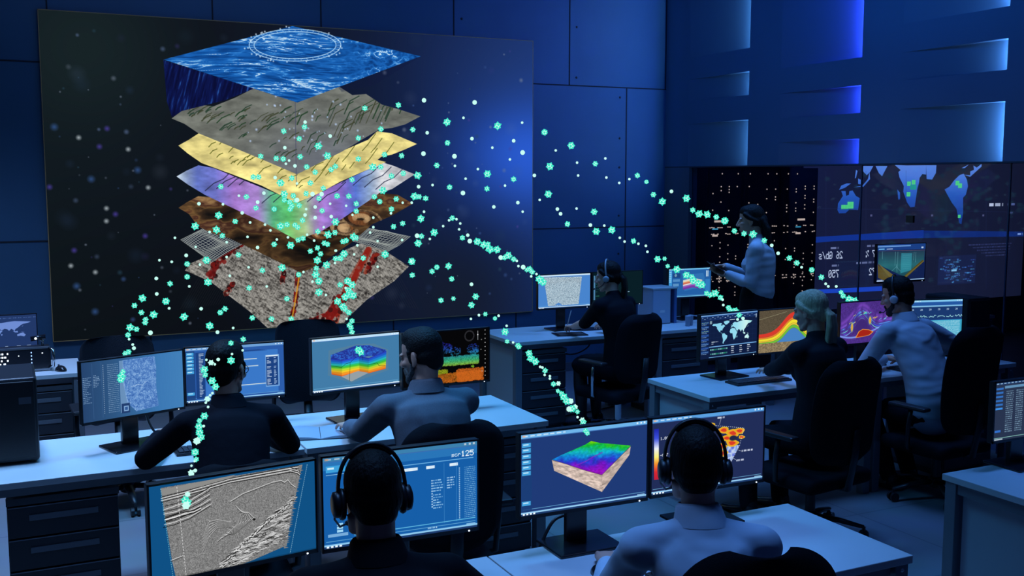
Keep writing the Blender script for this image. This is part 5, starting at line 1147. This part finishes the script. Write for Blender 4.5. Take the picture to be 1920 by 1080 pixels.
    if beard:
        Bm = MB(); E2 = lambda c, rr: Bm.ell(Mh @ V(c), rr, Mh.to_3x3(), 18)
        E2((0, .040, -.090), (.050, .044, .030)); E2((0, .060, -.102), (.032, .028, .022)); E2((0, .0835, -.0505), (.028, .012, .006))
        for s in (-1, 1): Bm.tube([Mh @ V(p) for p in ((s * .066, .012, -.020), (s * .058, .024, -.060), (s * .040, .052, -.088), (s * .018, .066, -.10))], [.011, .016, .021, .024], 12, caps='round'); Bm.tube([Mh @ V(p) for p in ((s * .020, .085, -.052), (s * .030, .076, -.075), (s * .025, .072, -.090))], .008, 8, caps='round')
        P('beard', Bm, beard, .004, 2)
    return o, o.matrix_basis @ Mh if False else (Matrix.Translation(H0) @ Matrix.Rotation(-Y, 4, 'Z') @ Mh), [Matrix.Translation(H0) @ Matrix.Rotation(-Y, 4, 'Z') @ a[2] for a in arms]
def headset(label, M, cup=BLACK, band=BLACK, mic=-1, both=True, big=True):
    t = thing('headset', label, 'headset', group='headsets'); t.matrix_world = M; rc = .036 if big else .026
    pts = [(.0925 * math.cos(a), -.008, .004 + .139 * math.sin(a) ** .8) for a in np.linspace(.0, math.pi, 25)]
    obj('headband', MB().tube(pts, [(.013, .0055) if big else (.007, .004)] * 25, 8, side=(0, 1, 0)), band, t, smooth=True)
    if big: obj('band_pad', MB().tube([(p[0] * .955, p[1], p[2] - .006) for p in pts[7:18]], .008, 8, side=(0, 1, 0), caps='round'), BLACK, t, smooth=True)
    for s in ((-1, 1) if both else (-1,)):
        c = obj('ear_cup', MB().lathe([(rc * .55, 0), (rc * .95, .004), (rc, .012), (rc * .95, .022), (rc * .6, .027)], 22).xf(Matrix.Translation((s * .083, -.004, -.012)) @ Matrix.Rotation(s * math.pi / 2, 4, 'Y')), cup, t, smooth=True)
        obj('ear_pad', MB().tube([(s * .083, -.004 + rc * .8 * math.cos(a), -.012 + rc * .95 * math.sin(a)) for a in np.linspace(0, 6.283, 20)], .009, 8), BLACK, c, smooth=True)
    if mic: 
        m = obj('microphone_boom', MB().tube([(mic * .102, .0, -.025), (mic * .098, .03, -.055), (mic * .075, .085, -.085), (mic * .05, .112, -.083)], .0032, 8), BLACK, t, smooth=True)
        obj('microphone', MB().ell((mic * .045, .116, -.082), (.011, .008, .008)), BLACK, m, smooth=True)
    return t

A, MA, _ = person('person in a black suit and large black headset, seen from behind', (.80, 2.20), 10, (.822, 2.50, 1.182), 6, 10, ((.66, 2.67, .825), (1.02, 2.67, .825)), SUIT, hair='crop', jacket=True, poles=((-.7, -.3, -.2), (.65, -.3, -.25)), collar=SUIT, puff=1.06, hs=.97, bs=.95)
headset('large black headset with a boom microphone on the person in the black suit', MA, mic=-1)
Bp, MB_, _ = person('person in a light blue shirt and black headset, seen from behind, at the front right', (1.60, 2.03), 24, (1.69, 2.30, 1.203), 26, 6, ((1.665, 2.715, .785), (2.0, 2.56, .785)), SHIRTB, skin=SKIN2, hair='crop', collar=SHIRTB, puff=1.02, hs=.94, bs=.88)
headset('black over-ear headset on the head of the person in the light blue shirt', MB_, mic=-1)
Cp, MC, _ = person('person in a black sweater and glasses, seen from behind, at the left desk', (.80, 4.23), 2, (.845, 4.545, 1.168), 40, 8, ((.60, 4.88, .825), (1.0, 4.86, .83)), SWEAT, hair='short', collar=SWEAT, puff=1.05, bs=.94, poles=((-.66, -.3, -.55), (.6, -.4, -.38)))
gl = thing('eyeglasses', 'thin dark glasses on the face of the person in the black sweater', 'glasses'); gl.matrix_world = MC
for s in (-1, 1):
    obj('rim', MB().tube([(s * .033 + .024 * math.cos(a), .098 - .004 * abs(math.cos(a)), .0 + .019 * math.sin(a)) for a in np.linspace(0, 6.283, 22)], .0017, 8), BLACK, gl, smooth=True)
    obj('temple', MB().tube([(s * .057, .096, .006), (s * .079, .04, .006), (s * .086, -.01, .004), (s * .084, -.03, -.018)], .0018, 8), BLACK, gl, smooth=True)
obj('bridge', MB().tube([(-.010, .099, .004), (0, .103, .007), (.010, .099, .004)], .0016, 8), BLACK, gl, smooth=True)
person('bearded man in a grey blazer, looking down to the left at the desk', (1.66, 4.08), 2, (1.662, 4.325, 1.20), -42, 12, ((1.46, 4.76, .80), (1.90, 4.78, .80)), BLAZ, skin=SKIN2, hair='short', hairm=HAIRG, jacket=True, collar=BLAZ, beard=BEARDG)
Ep, ME, WE = person('woman with a dark ponytail in a black dress, seated at the back desk', (4.22, 6.70), -14, (4.15, 6.80, 1.24), -46, 8, ((4.05, 7.15, .815), (4.36, 7.12, .815)), DRESS, skin=SKIN2, hair='tail', fem=True, sleeve=0, skirt=True, knees=((.08, .38, .52), (.10, .40, .52)), curl=.8)
headset('thin silver headset with a boom microphone on the seated woman in the black dress', ME, cup=mat('silver_plastic', (.35, .36, .4), .35), band=mat('silver_plastic', (.35, .36, .4), .35), mic=-1, big=False)
p0 = WE[0] + V((.0, .10, .015)); pn = thing('stylus_pen', 'pale pen in the left hand of the woman in the black dress', 'pen', p0); obj('pen_barrel', MB().tube([(0, 0, -.012), (.012, -.01, .05), (.022, -.018, .10)], [.0035, .0045, .004], 10, caps='round'), mat('pen_white', (.5, .52, .58), .4), pn, smooth=True); obj('pen_tip', MB().tube([(-.004, .003, -.032), (0, 0, -.012)], [.0008, .0034], 8), BLACK, pn)
person('blonde woman with a long ponytail in a dark blazer, typing below the colour bands monitor', (4.04, 4.36), -6, (4.06, 4.47, 1.25), -22, 10, ((4.12, 4.95, .795), (4.25, 4.97, .795)), NAVY, skin=SKIN2, hair='blonde', hairm=HAIRB, fem=True, jacket=True)
Gp, MG, _ = person('bearded man in a white shirt and headset leaning over the right-hand desk', (5.15, 4.55), -8, (5.152, 4.88, 1.236), -28, 14, ((5.17, 4.99, .81), (5.42, 4.95, .81)), SHIRTW, hair='short', collar=SHIRTW, beard=BEARDD, footback=.12, knees=((.05, .42, .50), (.16, .42, .50)), poles=((-1, -.3, .15), (1, -.3, -.5)), puff=1.03)
headset('headset with a pale ear cup on the bearded man in the white shirt', MG, cup=mat('pale_plastic', (.5, .52, .56), .35), mic=-1, big=False)
Hp, MH, WH = person('woman standing with a tablet in front of the glass, light shirt and dark skirt', (5.16, 6.28), -44, (5.115, 6.315, 1.672), -50, 6, ((4.97, 6.40, 1.26, (-.2, .9, .3), (.5, -.3, -.8), .6), (5.02, 6.50, 1.31, (-.75, .6, .1), (.1, .2, 1), .5)), SHIRTW, hair='long', fem=True, stand=True, skirt=True, legs=TROUS)
tb = thing('tablet_computer', 'thin dark tablet held by the standing woman', 'tablet', (4.93, 6.475, 1.305)); tb.rotation_euler = (R(28), R(10), R(44))
obj('tablet_body', MB().bb(-.10, .10, -.075, .075, 0, .008), BLACKG, tb, bevel=.003); obj('tablet_screen', MB().bb(-.09, .09, -.066, .066, .008, .0085), mat('dark_glass', (.008, .009, .014), .08), tb)
PARTICLES={
 'cloud':'1.433,8.887,1.596,33;1.620,8.855,1.683,33;1.768,8.925,1.628,25;1.601,8.867,1.563,33;1.644,8.846,1.514,25;1.886,9.014,1.832,26;1.354,8.855,1.287,25;1.377,9.029,1.165,25;1.538,9.022,1.300,34;1.525,8.904,1.125,34;1.333,8.980,0.834,34;1.642,9.035,0.846,26;1.684,9.041,0.875,26;1.772,8.851,1.349,25;2.001,8.991,1.198,26;2.144,8.873,1.225,34;1.854,8.851,1.065,25;2.220,9.038,0.935,26;1.897,8.961,0.793,26;2.049,8.902,0.782,26;2.257,9.048,0.752,26;2.172,8.967,0.607,26;2.331,9.042,1.143,26;2.094,8.929,1.425,26;2.248,8.974,1.409,35;2.328,9.025,1.450,26;2.323,8.840,1.474,26;2.424,8.980,1.352,26;2.464,8.897,1.384,26;2.508,8.958,1.327,26;2.539,8.943,1.421,26;2.559,8.912,1.413,26;2.509,9.069,1.262,36;2.445,8.877,1.208,26;2.551,8.929,1.228,35;2.439,8.879,1.152,35;2.495,8.982,1.084,35;2.475,8.915,0.992,35;2.628,8.907,1.284,26;2.651,8.854,1.291,26;2.132,8.845,1.584,34;2.198,8.885,1.594,26;2.300,9.014,1.582,26;2.314,8.978,1.565,26;2.334,8.887,1.628,26;2.525,8.940,1.707,26;2.660,8.997,1.604,36;2.516,9.059,1.519,27;2.593,9.006,1.492,36;2.672,9.060,1.506,27;2.079,8.834,1.730,25;1.940,8.899,1.739,25;2.697,9.056,1.830,27;2.232,8.900,1.726,26;2.241,8.876,1.754,26;2.321,8.937,1.756,26;2.477,8.863,1.816,26;2.381,8.922,1.858,26;2.326,9.061,1.795,26;2.265,8.910,1.840,26;2.167,8.832,1.806,25;2.214,8.841,1.787,26;2.200,8.932,2.391,26;2.368,8.880,2.428,26;2.310,8.843,2.326,25;2.517,8.992,2.270,35;1.978,8.840,2.174,25;2.134,8.948,2.159,26;2.180,8.890,2.154,26;2.345,8.957,2.175,26;2.392,8.928,2.088,26;2.619,9.067,2.188,35;2.471,8.945,2.042,26;2.598,8.888,2.065,26;2.649,8.929,2.093,26;1.911,8.839,2.000,25;1.976,8.931,2.000,25;2.189,9.043,1.950,35;2.285,9.029,1.991,26;2.428,8.950,1.949,26;1.651,8.891,1.921,25;2.524,8.888,1.903,26;2.179,8.880,1.855,34;2.633,8.842,1.838,26;2.804,9.053,1.829,27;2.845,8.966,1.764,27;2.876,9.068,1.694,27;3.104,8.987,1.880,36;3.033,9.020,1.823,27;3.079,9.009,1.779,27;3.216,8.949,1.803,27;3.145,8.881,1.714,27;3.201,8.988,1.551,27;3.302,9.022,1.577,27;3.421,9.026,1.824,37;3.441,8.957,1.821,27;3.516,8.987,1.805,28;3.431,8.894,1.623,36;3.464,9.051,2.015,37;3.500,9.063,1.452,28;3.466,9.061,1.388,37;2.840,9.046,1.464,36;2.806,8.861,1.465,26;2.753,8.990,1.436,27;2.679,8.845,1.437,26;2.729,8.982,1.318,36;2.694,8.967,1.277,27;2.930,9.053,1.268,27;3.062,8.831,1.312,36;3.398,9.051,1.222,37;3.319,8.833,1.115,27;2.962,9.040,2.613,27;3.214,8.858,2.637,27;3.756,9.041,2.508,37;3.417,9.041,2.433,27;3.093,8.991,2.429,27;2.856,8.909,2.342,26;3.761,9.044,2.317,28;4.230,8.943,2.480,38;3.282,8.976,2.193,27;3.640,9.014,2.108,28;4.073,8.833,2.030,37;4.441,9.031,1.980,29;3.745,8.960,1.907,28;4.108,8.921,1.891,28;3.088,8.886,2.199,27;2.865,8.947,2.160,27;3.036,9.062,2.091,36;3.040,8.853,2.090,27;3.141,8.857,2.010,27;3.297,8.979,2.034,27;2.833,9.042,1.977,27',
 'rest':'1.555,8.926,1.543,12;1.496,9.050,1.777,16;1.689,9.022,1.771,12;1.431,8.883,1.424,11;1.699,8.959,1.452,12;1.270,8.896,1.503,11;1.351,8.871,1.357,16;1.140,8.881,1.324,11;1.260,9.053,1.294,12;1.391,9.024,1.084,12;1.460,8.876,1.277,12;1.479,9.006,0.891,16;1.698,8.975,1.325,12;1.875,8.951,1.233,12;1.714,8.944,1.167,12;2.049,9.054,1.050,12;2.372,9.034,1.165,12;1.956,8.952,1.400,16;2.119,8.933,1.465,12;2.200,8.869,1.485,12;1.863,8.903,1.496,12;2.421,8.841,1.453,12;2.414,8.896,1.091,12;2.564,9.009,0.954,12;2.639,8.964,1.241,12;2.670,9.047,1.344,12;2.364,8.909,1.673,17;2.443,8.873,1.650,17;2.577,8.840,1.658,17;2.566,9.045,1.557,12;1.991,9.062,1.785,17;1.847,9.016,1.696,16;2.595,8.929,1.767,12;2.474,8.979,1.739,17;2.406,9.026,1.720,12;2.004,8.871,1.865,16;1.824,9.018,1.842,12;1.891,8.917,1.617,12;2.013,8.900,1.597,12;2.047,8.853,1.549,12;2.421,9.066,1.493,12;2.364,8.844,2.467,16;2.191,8.870,2.249,16;2.588,8.866,2.354,17;2.275,9.069,2.144,12;2.194,8.859,2.113,12;2.312,9.016,2.097,17;2.107,8.890,1.996,16;2.281,8.838,1.946,12;2.291,8.886,1.804,21;2.469,9.039,1.851,22;2.502,8.864,1.853,21;2.796,8.927,1.666,12;2.776,9.046,1.744,12;3.242,8.852,1.771,12;3.196,9.040,1.671,13;3.029,9.046,1.634,13;3.030,9.052,1.547,13;2.952,8.911,1.507,12;3.378,8.984,1.767,13;3.502,8.995,1.682,13;3.476,9.060,1.912,18;3.375,8.848,1.471,22;3.283,8.990,1.427,13;2.997,8.841,1.433,12;2.879,9.062,1.385,13;2.623,8.870,1.357,12;2.831,9.009,1.308,12;3.008,8.882,1.200,12;3.523,9.024,2.700,22;4.028,9.018,2.696,23;3.889,8.962,2.547,13;3.494,8.878,2.399,17;3.998,9.016,2.359,18;4.495,8.956,2.516,13;4.125,8.836,2.272,13;4.347,8.838,2.339,18;4.509,8.973,2.234,24;4.361,8.947,2.167,13;3.518,9.038,2.215,23;3.754,8.863,2.190,23;3.781,8.917,2.103,13;4.031,8.956,2.075,13;3.937,9.029,1.985,13;3.531,8.850,1.928,13;4.344,9.019,1.919,13;3.855,8.905,1.853,23;4.194,8.953,1.719,18;4.439,8.934,1.757,18;4.542,9.036,1.666,13;3.379,9.016,1.225,13;1.071,8.564,1.205,15;0.998,7.987,1.144,14;1.004,7.415,1.102,10;0.775,6.562,1.062,15;0.634,6.380,1.058,8;0.630,6.157,1.059,8;0.619,5.997,1.063,11;0.532,5.427,1.084,7;0.514,5.342,1.088,7;0.488,5.307,1.091,7;0.853,4.776,1.301,9;1.005,5.198,1.255,7;0.791,3.921,1.351,5;0.751,3.920,1.340,5;0.699,3.916,1.324,7;0.683,3.898,1.310,5;0.659,3.933,1.323,5;0.648,3.764,1.230,5;0.639,3.759,1.224,5;0.619,3.734,1.204,5;0.623,3.713,1.192,5;0.594,3.641,1.142,5;0.505,3.286,1.117,4;0.489,3.245,1.115,4;0.491,3.189,1.114,6;0.445,3.036,1.114,4;0.446,3.012,1.114,4;2.346,7.694,1.153,11;2.062,6.752,1.046,9;1.810,5.815,1.079,11;1.773,5.657,1.088,11;3.196,7.788,1.606,11;3.240,7.769,1.653,11;3.293,7.740,1.662,11;3.318,7.722,1.628,11;3.308,7.722,1.581,11;3.097,7.831,1.503,11;3.367,7.684,1.534,15;3.379,7.671,1.487,20;3.591,7.536,1.356,20;3.703,7.470,1.330,11;3.712,7.460,1.288,11;3.745,7.440,1.280,20;3.798,7.402,1.207,11;3.836,7.383,1.225,11;3.400,7.688,1.134,16;3.217,7.137,0.958,11;3.110,7.046,0.947,10;3.343,7.054,0.956,11;3.245,6.712,0.929,10;3.030,6.168,0.901,9;2.658,5.068,0.947,8;2.657,5.040,0.948,8;2.505,4.726,0.973,7;2.506,4.670,0.977,7;2.447,4.560,0.988,7;1.882,3.289,1.115,5;1.755,3.045,1.151,5;1.772,3.037,1.151,5;4.454,8.207,2.236,12;4.595,8.070,2.127,12;4.788,7.908,2.163,12;4.597,8.053,2.014,12;4.295,8.312,2.015,17;4.787,7.886,1.996,12;4.871,7.807,1.949,12;4.322,8.260,1.797,12;4.441,8.148,1.717,17;4.461,8.125,1.675,17;4.573,8.035,1.723,12;4.660,7.940,1.579,17;4.753,7.858,1.576,12;4.852,7.758,1.471,12;4.882,7.727,1.439,12;4.973,7.646,1.422,12;5.021,7.601,1.405,12;5.029,7.587,1.354,12;4.633,6.009,1.122,10;4.614,5.976,1.088,10;4.125,5.195,1.110,9;3.941,4.913,1.162,11;4.676,7.338,1.983,11;4.651,6.696,1.890,15;4.816,5.710,1.526,13;4.846,5.676,1.472,13;4.960,5.563,1.379,10;5.075,5.447,1.269,10;5.087,5.434,1.252,10;5.126,5.399,1.253,10',
 't1':'1.140,8.318,1.183,23;1.020,7.681,1.121,28;0.884,7.874,1.130,29;0.801,7.620,1.109,21;0.814,7.340,1.092,20;0.878,7.225,1.088,27;0.808,7.070,1.079,19;0.791,6.952,1.074,19;0.686,6.815,1.067,25;0.715,6.738,1.065,18;0.645,6.542,1.060,18;0.576,5.853,1.067,16;0.554,5.793,1.069,16;0.519,5.551,1.079,15;0.467,5.036,1.107,14;0.445,4.859,1.120,18;0.430,4.725,1.130,17',
 't2':'0.940,5.478,1.234,21;0.853,4.211,1.348,12;0.759,3.977,1.373,11;0.741,3.890,1.321,15;0.672,3.912,1.315,11;0.643,3.888,1.295,15;0.641,3.860,1.280,11;0.658,3.820,1.264,15;0.663,3.785,1.248,14;0.627,3.747,1.214,11;0.604,3.682,1.168,14;0.585,3.669,1.156,10;0.579,3.646,1.141,14;0.570,3.583,1.135,14;0.566,3.530,1.131,13;0.547,3.497,1.128,13;0.522,3.381,1.121,13;0.513,3.306,1.117,9;0.476,3.173,1.114,9;0.473,3.144,1.114,9;0.458,3.090,1.114,9;0.431,2.946,1.116,8;0.416,2.894,1.117,11;0.418,2.862,1.119,11;0.409,2.831,1.120,11',
 't3':'2.426,7.898,1.184,32;2.420,7.769,1.167,31;2.338,7.810,1.167,23;2.342,7.602,1.141,30;2.257,7.420,1.116,30;2.325,7.442,1.122,30;2.314,7.485,1.126,30;2.168,7.314,1.100,29;2.153,7.135,1.081,29;2.142,7.048,1.073,21;2.136,6.939,1.063,21;2.065,6.643,1.045,20;1.973,6.405,1.052,19;1.944,6.278,1.057,19;1.864,6.000,1.069,18;1.682,5.349,1.108,22;1.617,5.134,1.124,21;1.578,4.977,1.136,20;1.549,4.851,1.147,20',
 't4':'3.264,7.758,1.671,24;3.130,7.819,1.555,32;3.328,7.703,1.513,24;3.432,7.641,1.483,32;3.476,7.613,1.458,32;3.506,7.597,1.462,24;3.519,7.584,1.419,32;3.512,7.589,1.428,32;3.568,7.557,1.419,32;3.618,7.521,1.356,24;3.645,7.508,1.373,32;3.681,7.484,1.343,24;3.770,7.424,1.258,20;3.790,7.414,1.267,24;3.807,7.401,1.242,24;3.853,7.368,1.186,32;3.878,7.351,1.161,32;3.864,7.361,1.174,32',
 't5':'3.171,7.869,1.268,24;3.258,7.830,1.277,29;3.130,7.872,1.235,24;3.263,7.776,1.176,24;3.155,7.744,1.010,24;3.247,7.705,1.023,20;3.412,7.633,1.039,28;3.308,7.483,0.992,28;3.276,7.149,0.961,19;3.279,6.983,0.948,18;3.147,6.535,0.916,28;3.016,6.231,0.900,17;2.992,6.019,0.904,20;2.975,5.971,0.905,19;2.898,5.675,0.914,22;2.793,5.447,0.925,24;2.778,5.399,0.927,18;2.749,5.302,0.932,23;2.601,4.902,0.958,16;2.345,4.333,1.010,14;2.378,4.344,1.008,12;2.249,4.113,1.026,11;2.220,4.025,1.033,13;2.175,3.924,1.042,18;2.115,3.789,1.055,17;2.130,3.782,1.055,13;1.989,3.544,1.083,12;2.009,3.554,1.081,16;2.046,3.597,1.075,12;1.973,3.449,1.093,10;1.843,3.186,1.129,11;1.810,3.121,1.139,11;1.669,2.863,1.181,10;1.637,2.798,1.192,9',
 't6':'4.384,8.289,2.398,31;4.562,8.119,2.278,35;4.407,8.228,2.095,36;4.718,7.963,2.117,26;4.384,8.214,1.849,36;4.504,8.075,1.586,27;4.691,7.929,1.696,31;4.697,7.900,1.524,35;4.802,7.811,1.539,35;4.942,7.676,1.445,26;5.092,7.523,1.292,31;5.138,7.484,1.297,21;5.155,7.459,1.234,21;5.209,7.401,1.208,35;5.265,7.337,1.161,34;5.297,7.303,1.148,26;5.305,7.290,1.117,34;5.336,7.255,1.091,34;5.355,7.235,1.083,34;5.146,6.886,1.055,24;5.029,6.680,1.069,24;4.877,6.419,1.115,31;4.703,6.126,1.122,22;4.436,5.687,1.111,20;4.364,5.571,1.110,20;4.201,5.314,1.146,23;4.071,5.113,1.150,18',
 't7':'4.677,7.219,2.013,24;4.672,7.077,1.962,20;4.664,6.963,1.861,24;4.655,6.823,1.809,31;4.632,6.471,1.841,30;4.633,6.390,1.755,22;4.642,6.322,1.729,30;4.654,6.240,1.727,29;4.665,6.146,1.711,22;4.674,6.057,1.687,29;4.681,5.954,1.619,21;4.689,5.856,1.604,21;4.724,5.801,1.602,28;4.780,5.747,1.559,21;4.902,5.624,1.440,21;4.938,5.587,1.408,21;5.010,5.517,1.362,21;5.056,5.470,1.313,21;5.148,5.374,1.214,17;5.157,5.363,1.189,20;5.185,5.335,1.168,27;5.210,5.311,1.158,27;5.219,5.299,1.126,20;5.240,5.280,1.124,24',
}
# ------------------------------------------------------------------ glowing particles streaming from the wall screen to the monitors
TEAL = emis('particle_teal', (.045, .80, .58), 1.0); PALE = emis('particle_pale', (.58, 1.05, .92), 1.0)
def crystal():
    m = MB(); m.ell((0, 0, 0), (.66, .66, .66), n=10, mi=1); g = (1 + 5 ** .5) / 2
    for a, b in ((1, g), (-1, g), (1, -g), (-1, -g)):
        for v in ((0, a, b), (a, b, 0), (b, 0, a)):
            c = V(v).normalized() * .60; q = V(v).to_track_quat('Z', 'Y').to_matrix()
            vs = [c + q @ V(p) for p in ((.34, 0, 0), (.105, .323, 0), (-.275, .2, 0), (-.275, -.2, 0), (.105, -.323, 0), (0, 0, .40), (0, 0, -.3))]
            m.add(vs, [(i, (i + 1) % 5, 5) for i in range(5)] + [((i + 1) % 5, i, 6) for i in range(5)], 0)
    return m
big = crystal().mesh('crystal'); 
cm_ = crystal(); big.materials.append(TEAL); big.materials.append(PALE); big.polygons.foreach_set('material_index', cm_.m)
small = crystal().mesh('pale_crystal'); small.materials.append(PALE); small.materials.append(PALE); small.polygons.foreach_set('material_index', cm_.m)
INFO = {'cloud': ('glowing teal particle floating in the swarm in front of the wall screen', 'particles swarming before the wall screen'),
        't1': ('glowing teal particle in the trail falling to the turned monitor with the grainy band', 'particle trail to the grainy band monitor'),
        't2': ('glowing teal particle in the trail crossing the back of the person in glasses', 'particle trail to the grey seismic monitor'),
        't3': ('glowing teal particle in the trail falling to the rainbow layered block monitor', 'particle trail to the layered block monitor'),
        't4': ('glowing teal particle in the trail sloping down to the pale speckled monitor', 'particle trail to the speckled monitor'),
        't5': ('glowing teal particle in the trail falling to the rainbow-topped stone block monitor', 'particle trail to the stone block monitor'),
        't6': ('glowing teal particle in the trail to the glowing layers and world map monitors', 'particle trail to the world map monitor'),
        't7': ('glowing teal particle in the trail passing the standing woman to the purple contour monitor', 'particle trail to the purple contour monitor')}
rng = random.Random(11); rest = MB(); cv, cf = crystal().v, crystal().f
lo_v = [V(v) for v in ((1, 0, 0), (-1, 0, 0), (0, 1, 0), (0, -1, 0), (0, 0, 1), (0, 0, -1))]
for key, txt in PARTICLES.items():
    for q in txt.split(';'):
        x, y, z, r_ = map(float, q.split(',')); r_ *= .00112
        if key == 'rest': rest.ell((x, y, z), (r_ * .85,) * 3, n=10)
        else:
            o = bpy.data.objects.new('glowing_particle', big if r_ > .0155 or rng.random() < .6 else small); COL.objects.link(o); o.location = (x, y, z); o.scale = (r_,) * 3
            o.rotation_euler = (rng.uniform(0, 6), rng.uniform(0, 6), rng.uniform(0, 6)); tag(o, INFO[key][0], 'particle', INFO[key][1])
o = obj('particle_dust', rest, PALE, smooth=True); tag(o, 'fine pale glowing specks scattered among the larger teal particles', 'particle dust', kind='stuff')

# ------------------------------------------------------------------ light
def area(name, loc, size, col, power, rot=(0, 0, 0), sy=None, spread=180):
    l = bpy.data.lights.new(name, 'AREA'); l.energy = power; l.color = col; l.shape = 'RECTANGLE'; l.size = size; l.size_y = sy or size; l.spread = R(spread)
    o = bpy.data.objects.new(name, l); COL.objects.link(o); o.location = loc; o.rotation_euler = rot; return o
for x, y, p, c, sp in ((.1, 5.2, 46, (.26, .52, 1.0), 95), (-.3, 7.2, 38, (.32, .52, 1.0), 95), (1.9, 5.1, 34, (.07, .44, 1.0), 95), (1.0, 2.9, 9, (.16, .40, 1.0), 80), (2.15, 2.75, 5.5, (.10, .33, 1.0), 46), (4.2, 7.3, 13, (.10, .34, 1.0), 80), (4.3, 5.0, 8, (.10, .32, 1.0), 62), (5.5, 5.0, 3, (.10, .30, 1.0), 62), (4.45, 2.55, 8, (.08, .29, 1.0), 46), (5.2, 6.3, 10, (.10, .34, 1.0), 70), (3.2, 6.2, 8, (.06, .28, 1.0), 90)):
    area('ceiling_lamp', (x, y, 4.1), .8, c, p, spread=sp)
# blue washers along the screen wall and the fascia
area('wall_washer', (4.9, 7.9, 4.12), 2.6, (.006, .12, 1.0), 1.5, (R(50), 0, 0), .25)
area('wall_washer', (1.4, 7.9, 4.12), 2.6, (.12, .22, .5), 9, (R(50), 0, 0), .25)
area('fascia_washer', (4.9, 6.4, 3.6), 3.2, (.012, .19, 1.0), 11, (R(62), 0, R(-90)), .25)
area('corner_fill', (6.24, 8.82, 2.9), .08, (.03, .20, 1.0), 2, (R(90), 0, R(53)), 2.6)  # unseen lamp added to brighten the wall beside the corner
w = bpy.data.worlds.new('World'); bpy.context.scene.world = w; w.use_nodes = True
w.node_tree.nodes['Background'].inputs['Color'].default_value = (.03, .07, .30, 1); w.node_tree.nodes['Background'].inputs['Strength'].default_value = .2

# ------------------------------------------------------------------ camera
cd = bpy.data.cameras.new('camera'); cd.sensor_width = 36; cd.lens = 36 * 1949 / 1920; cd.clip_end = 60
cam = bpy.data.objects.new('camera', cd); COL.objects.link(cam); cam.location = (0, 0, 2.0); cam.rotation_euler = (R(90 - 6.09), 0, R(-26.1))
sc_ = bpy.context.scene; sc_.camera = cam
vs_ = sc_.view_settings; vs_.view_transform = 'Standard'; vs_.look = 'None'; vs_.exposure = 0; vs_.gamma = 1; vs_.use_curve_mapping = False
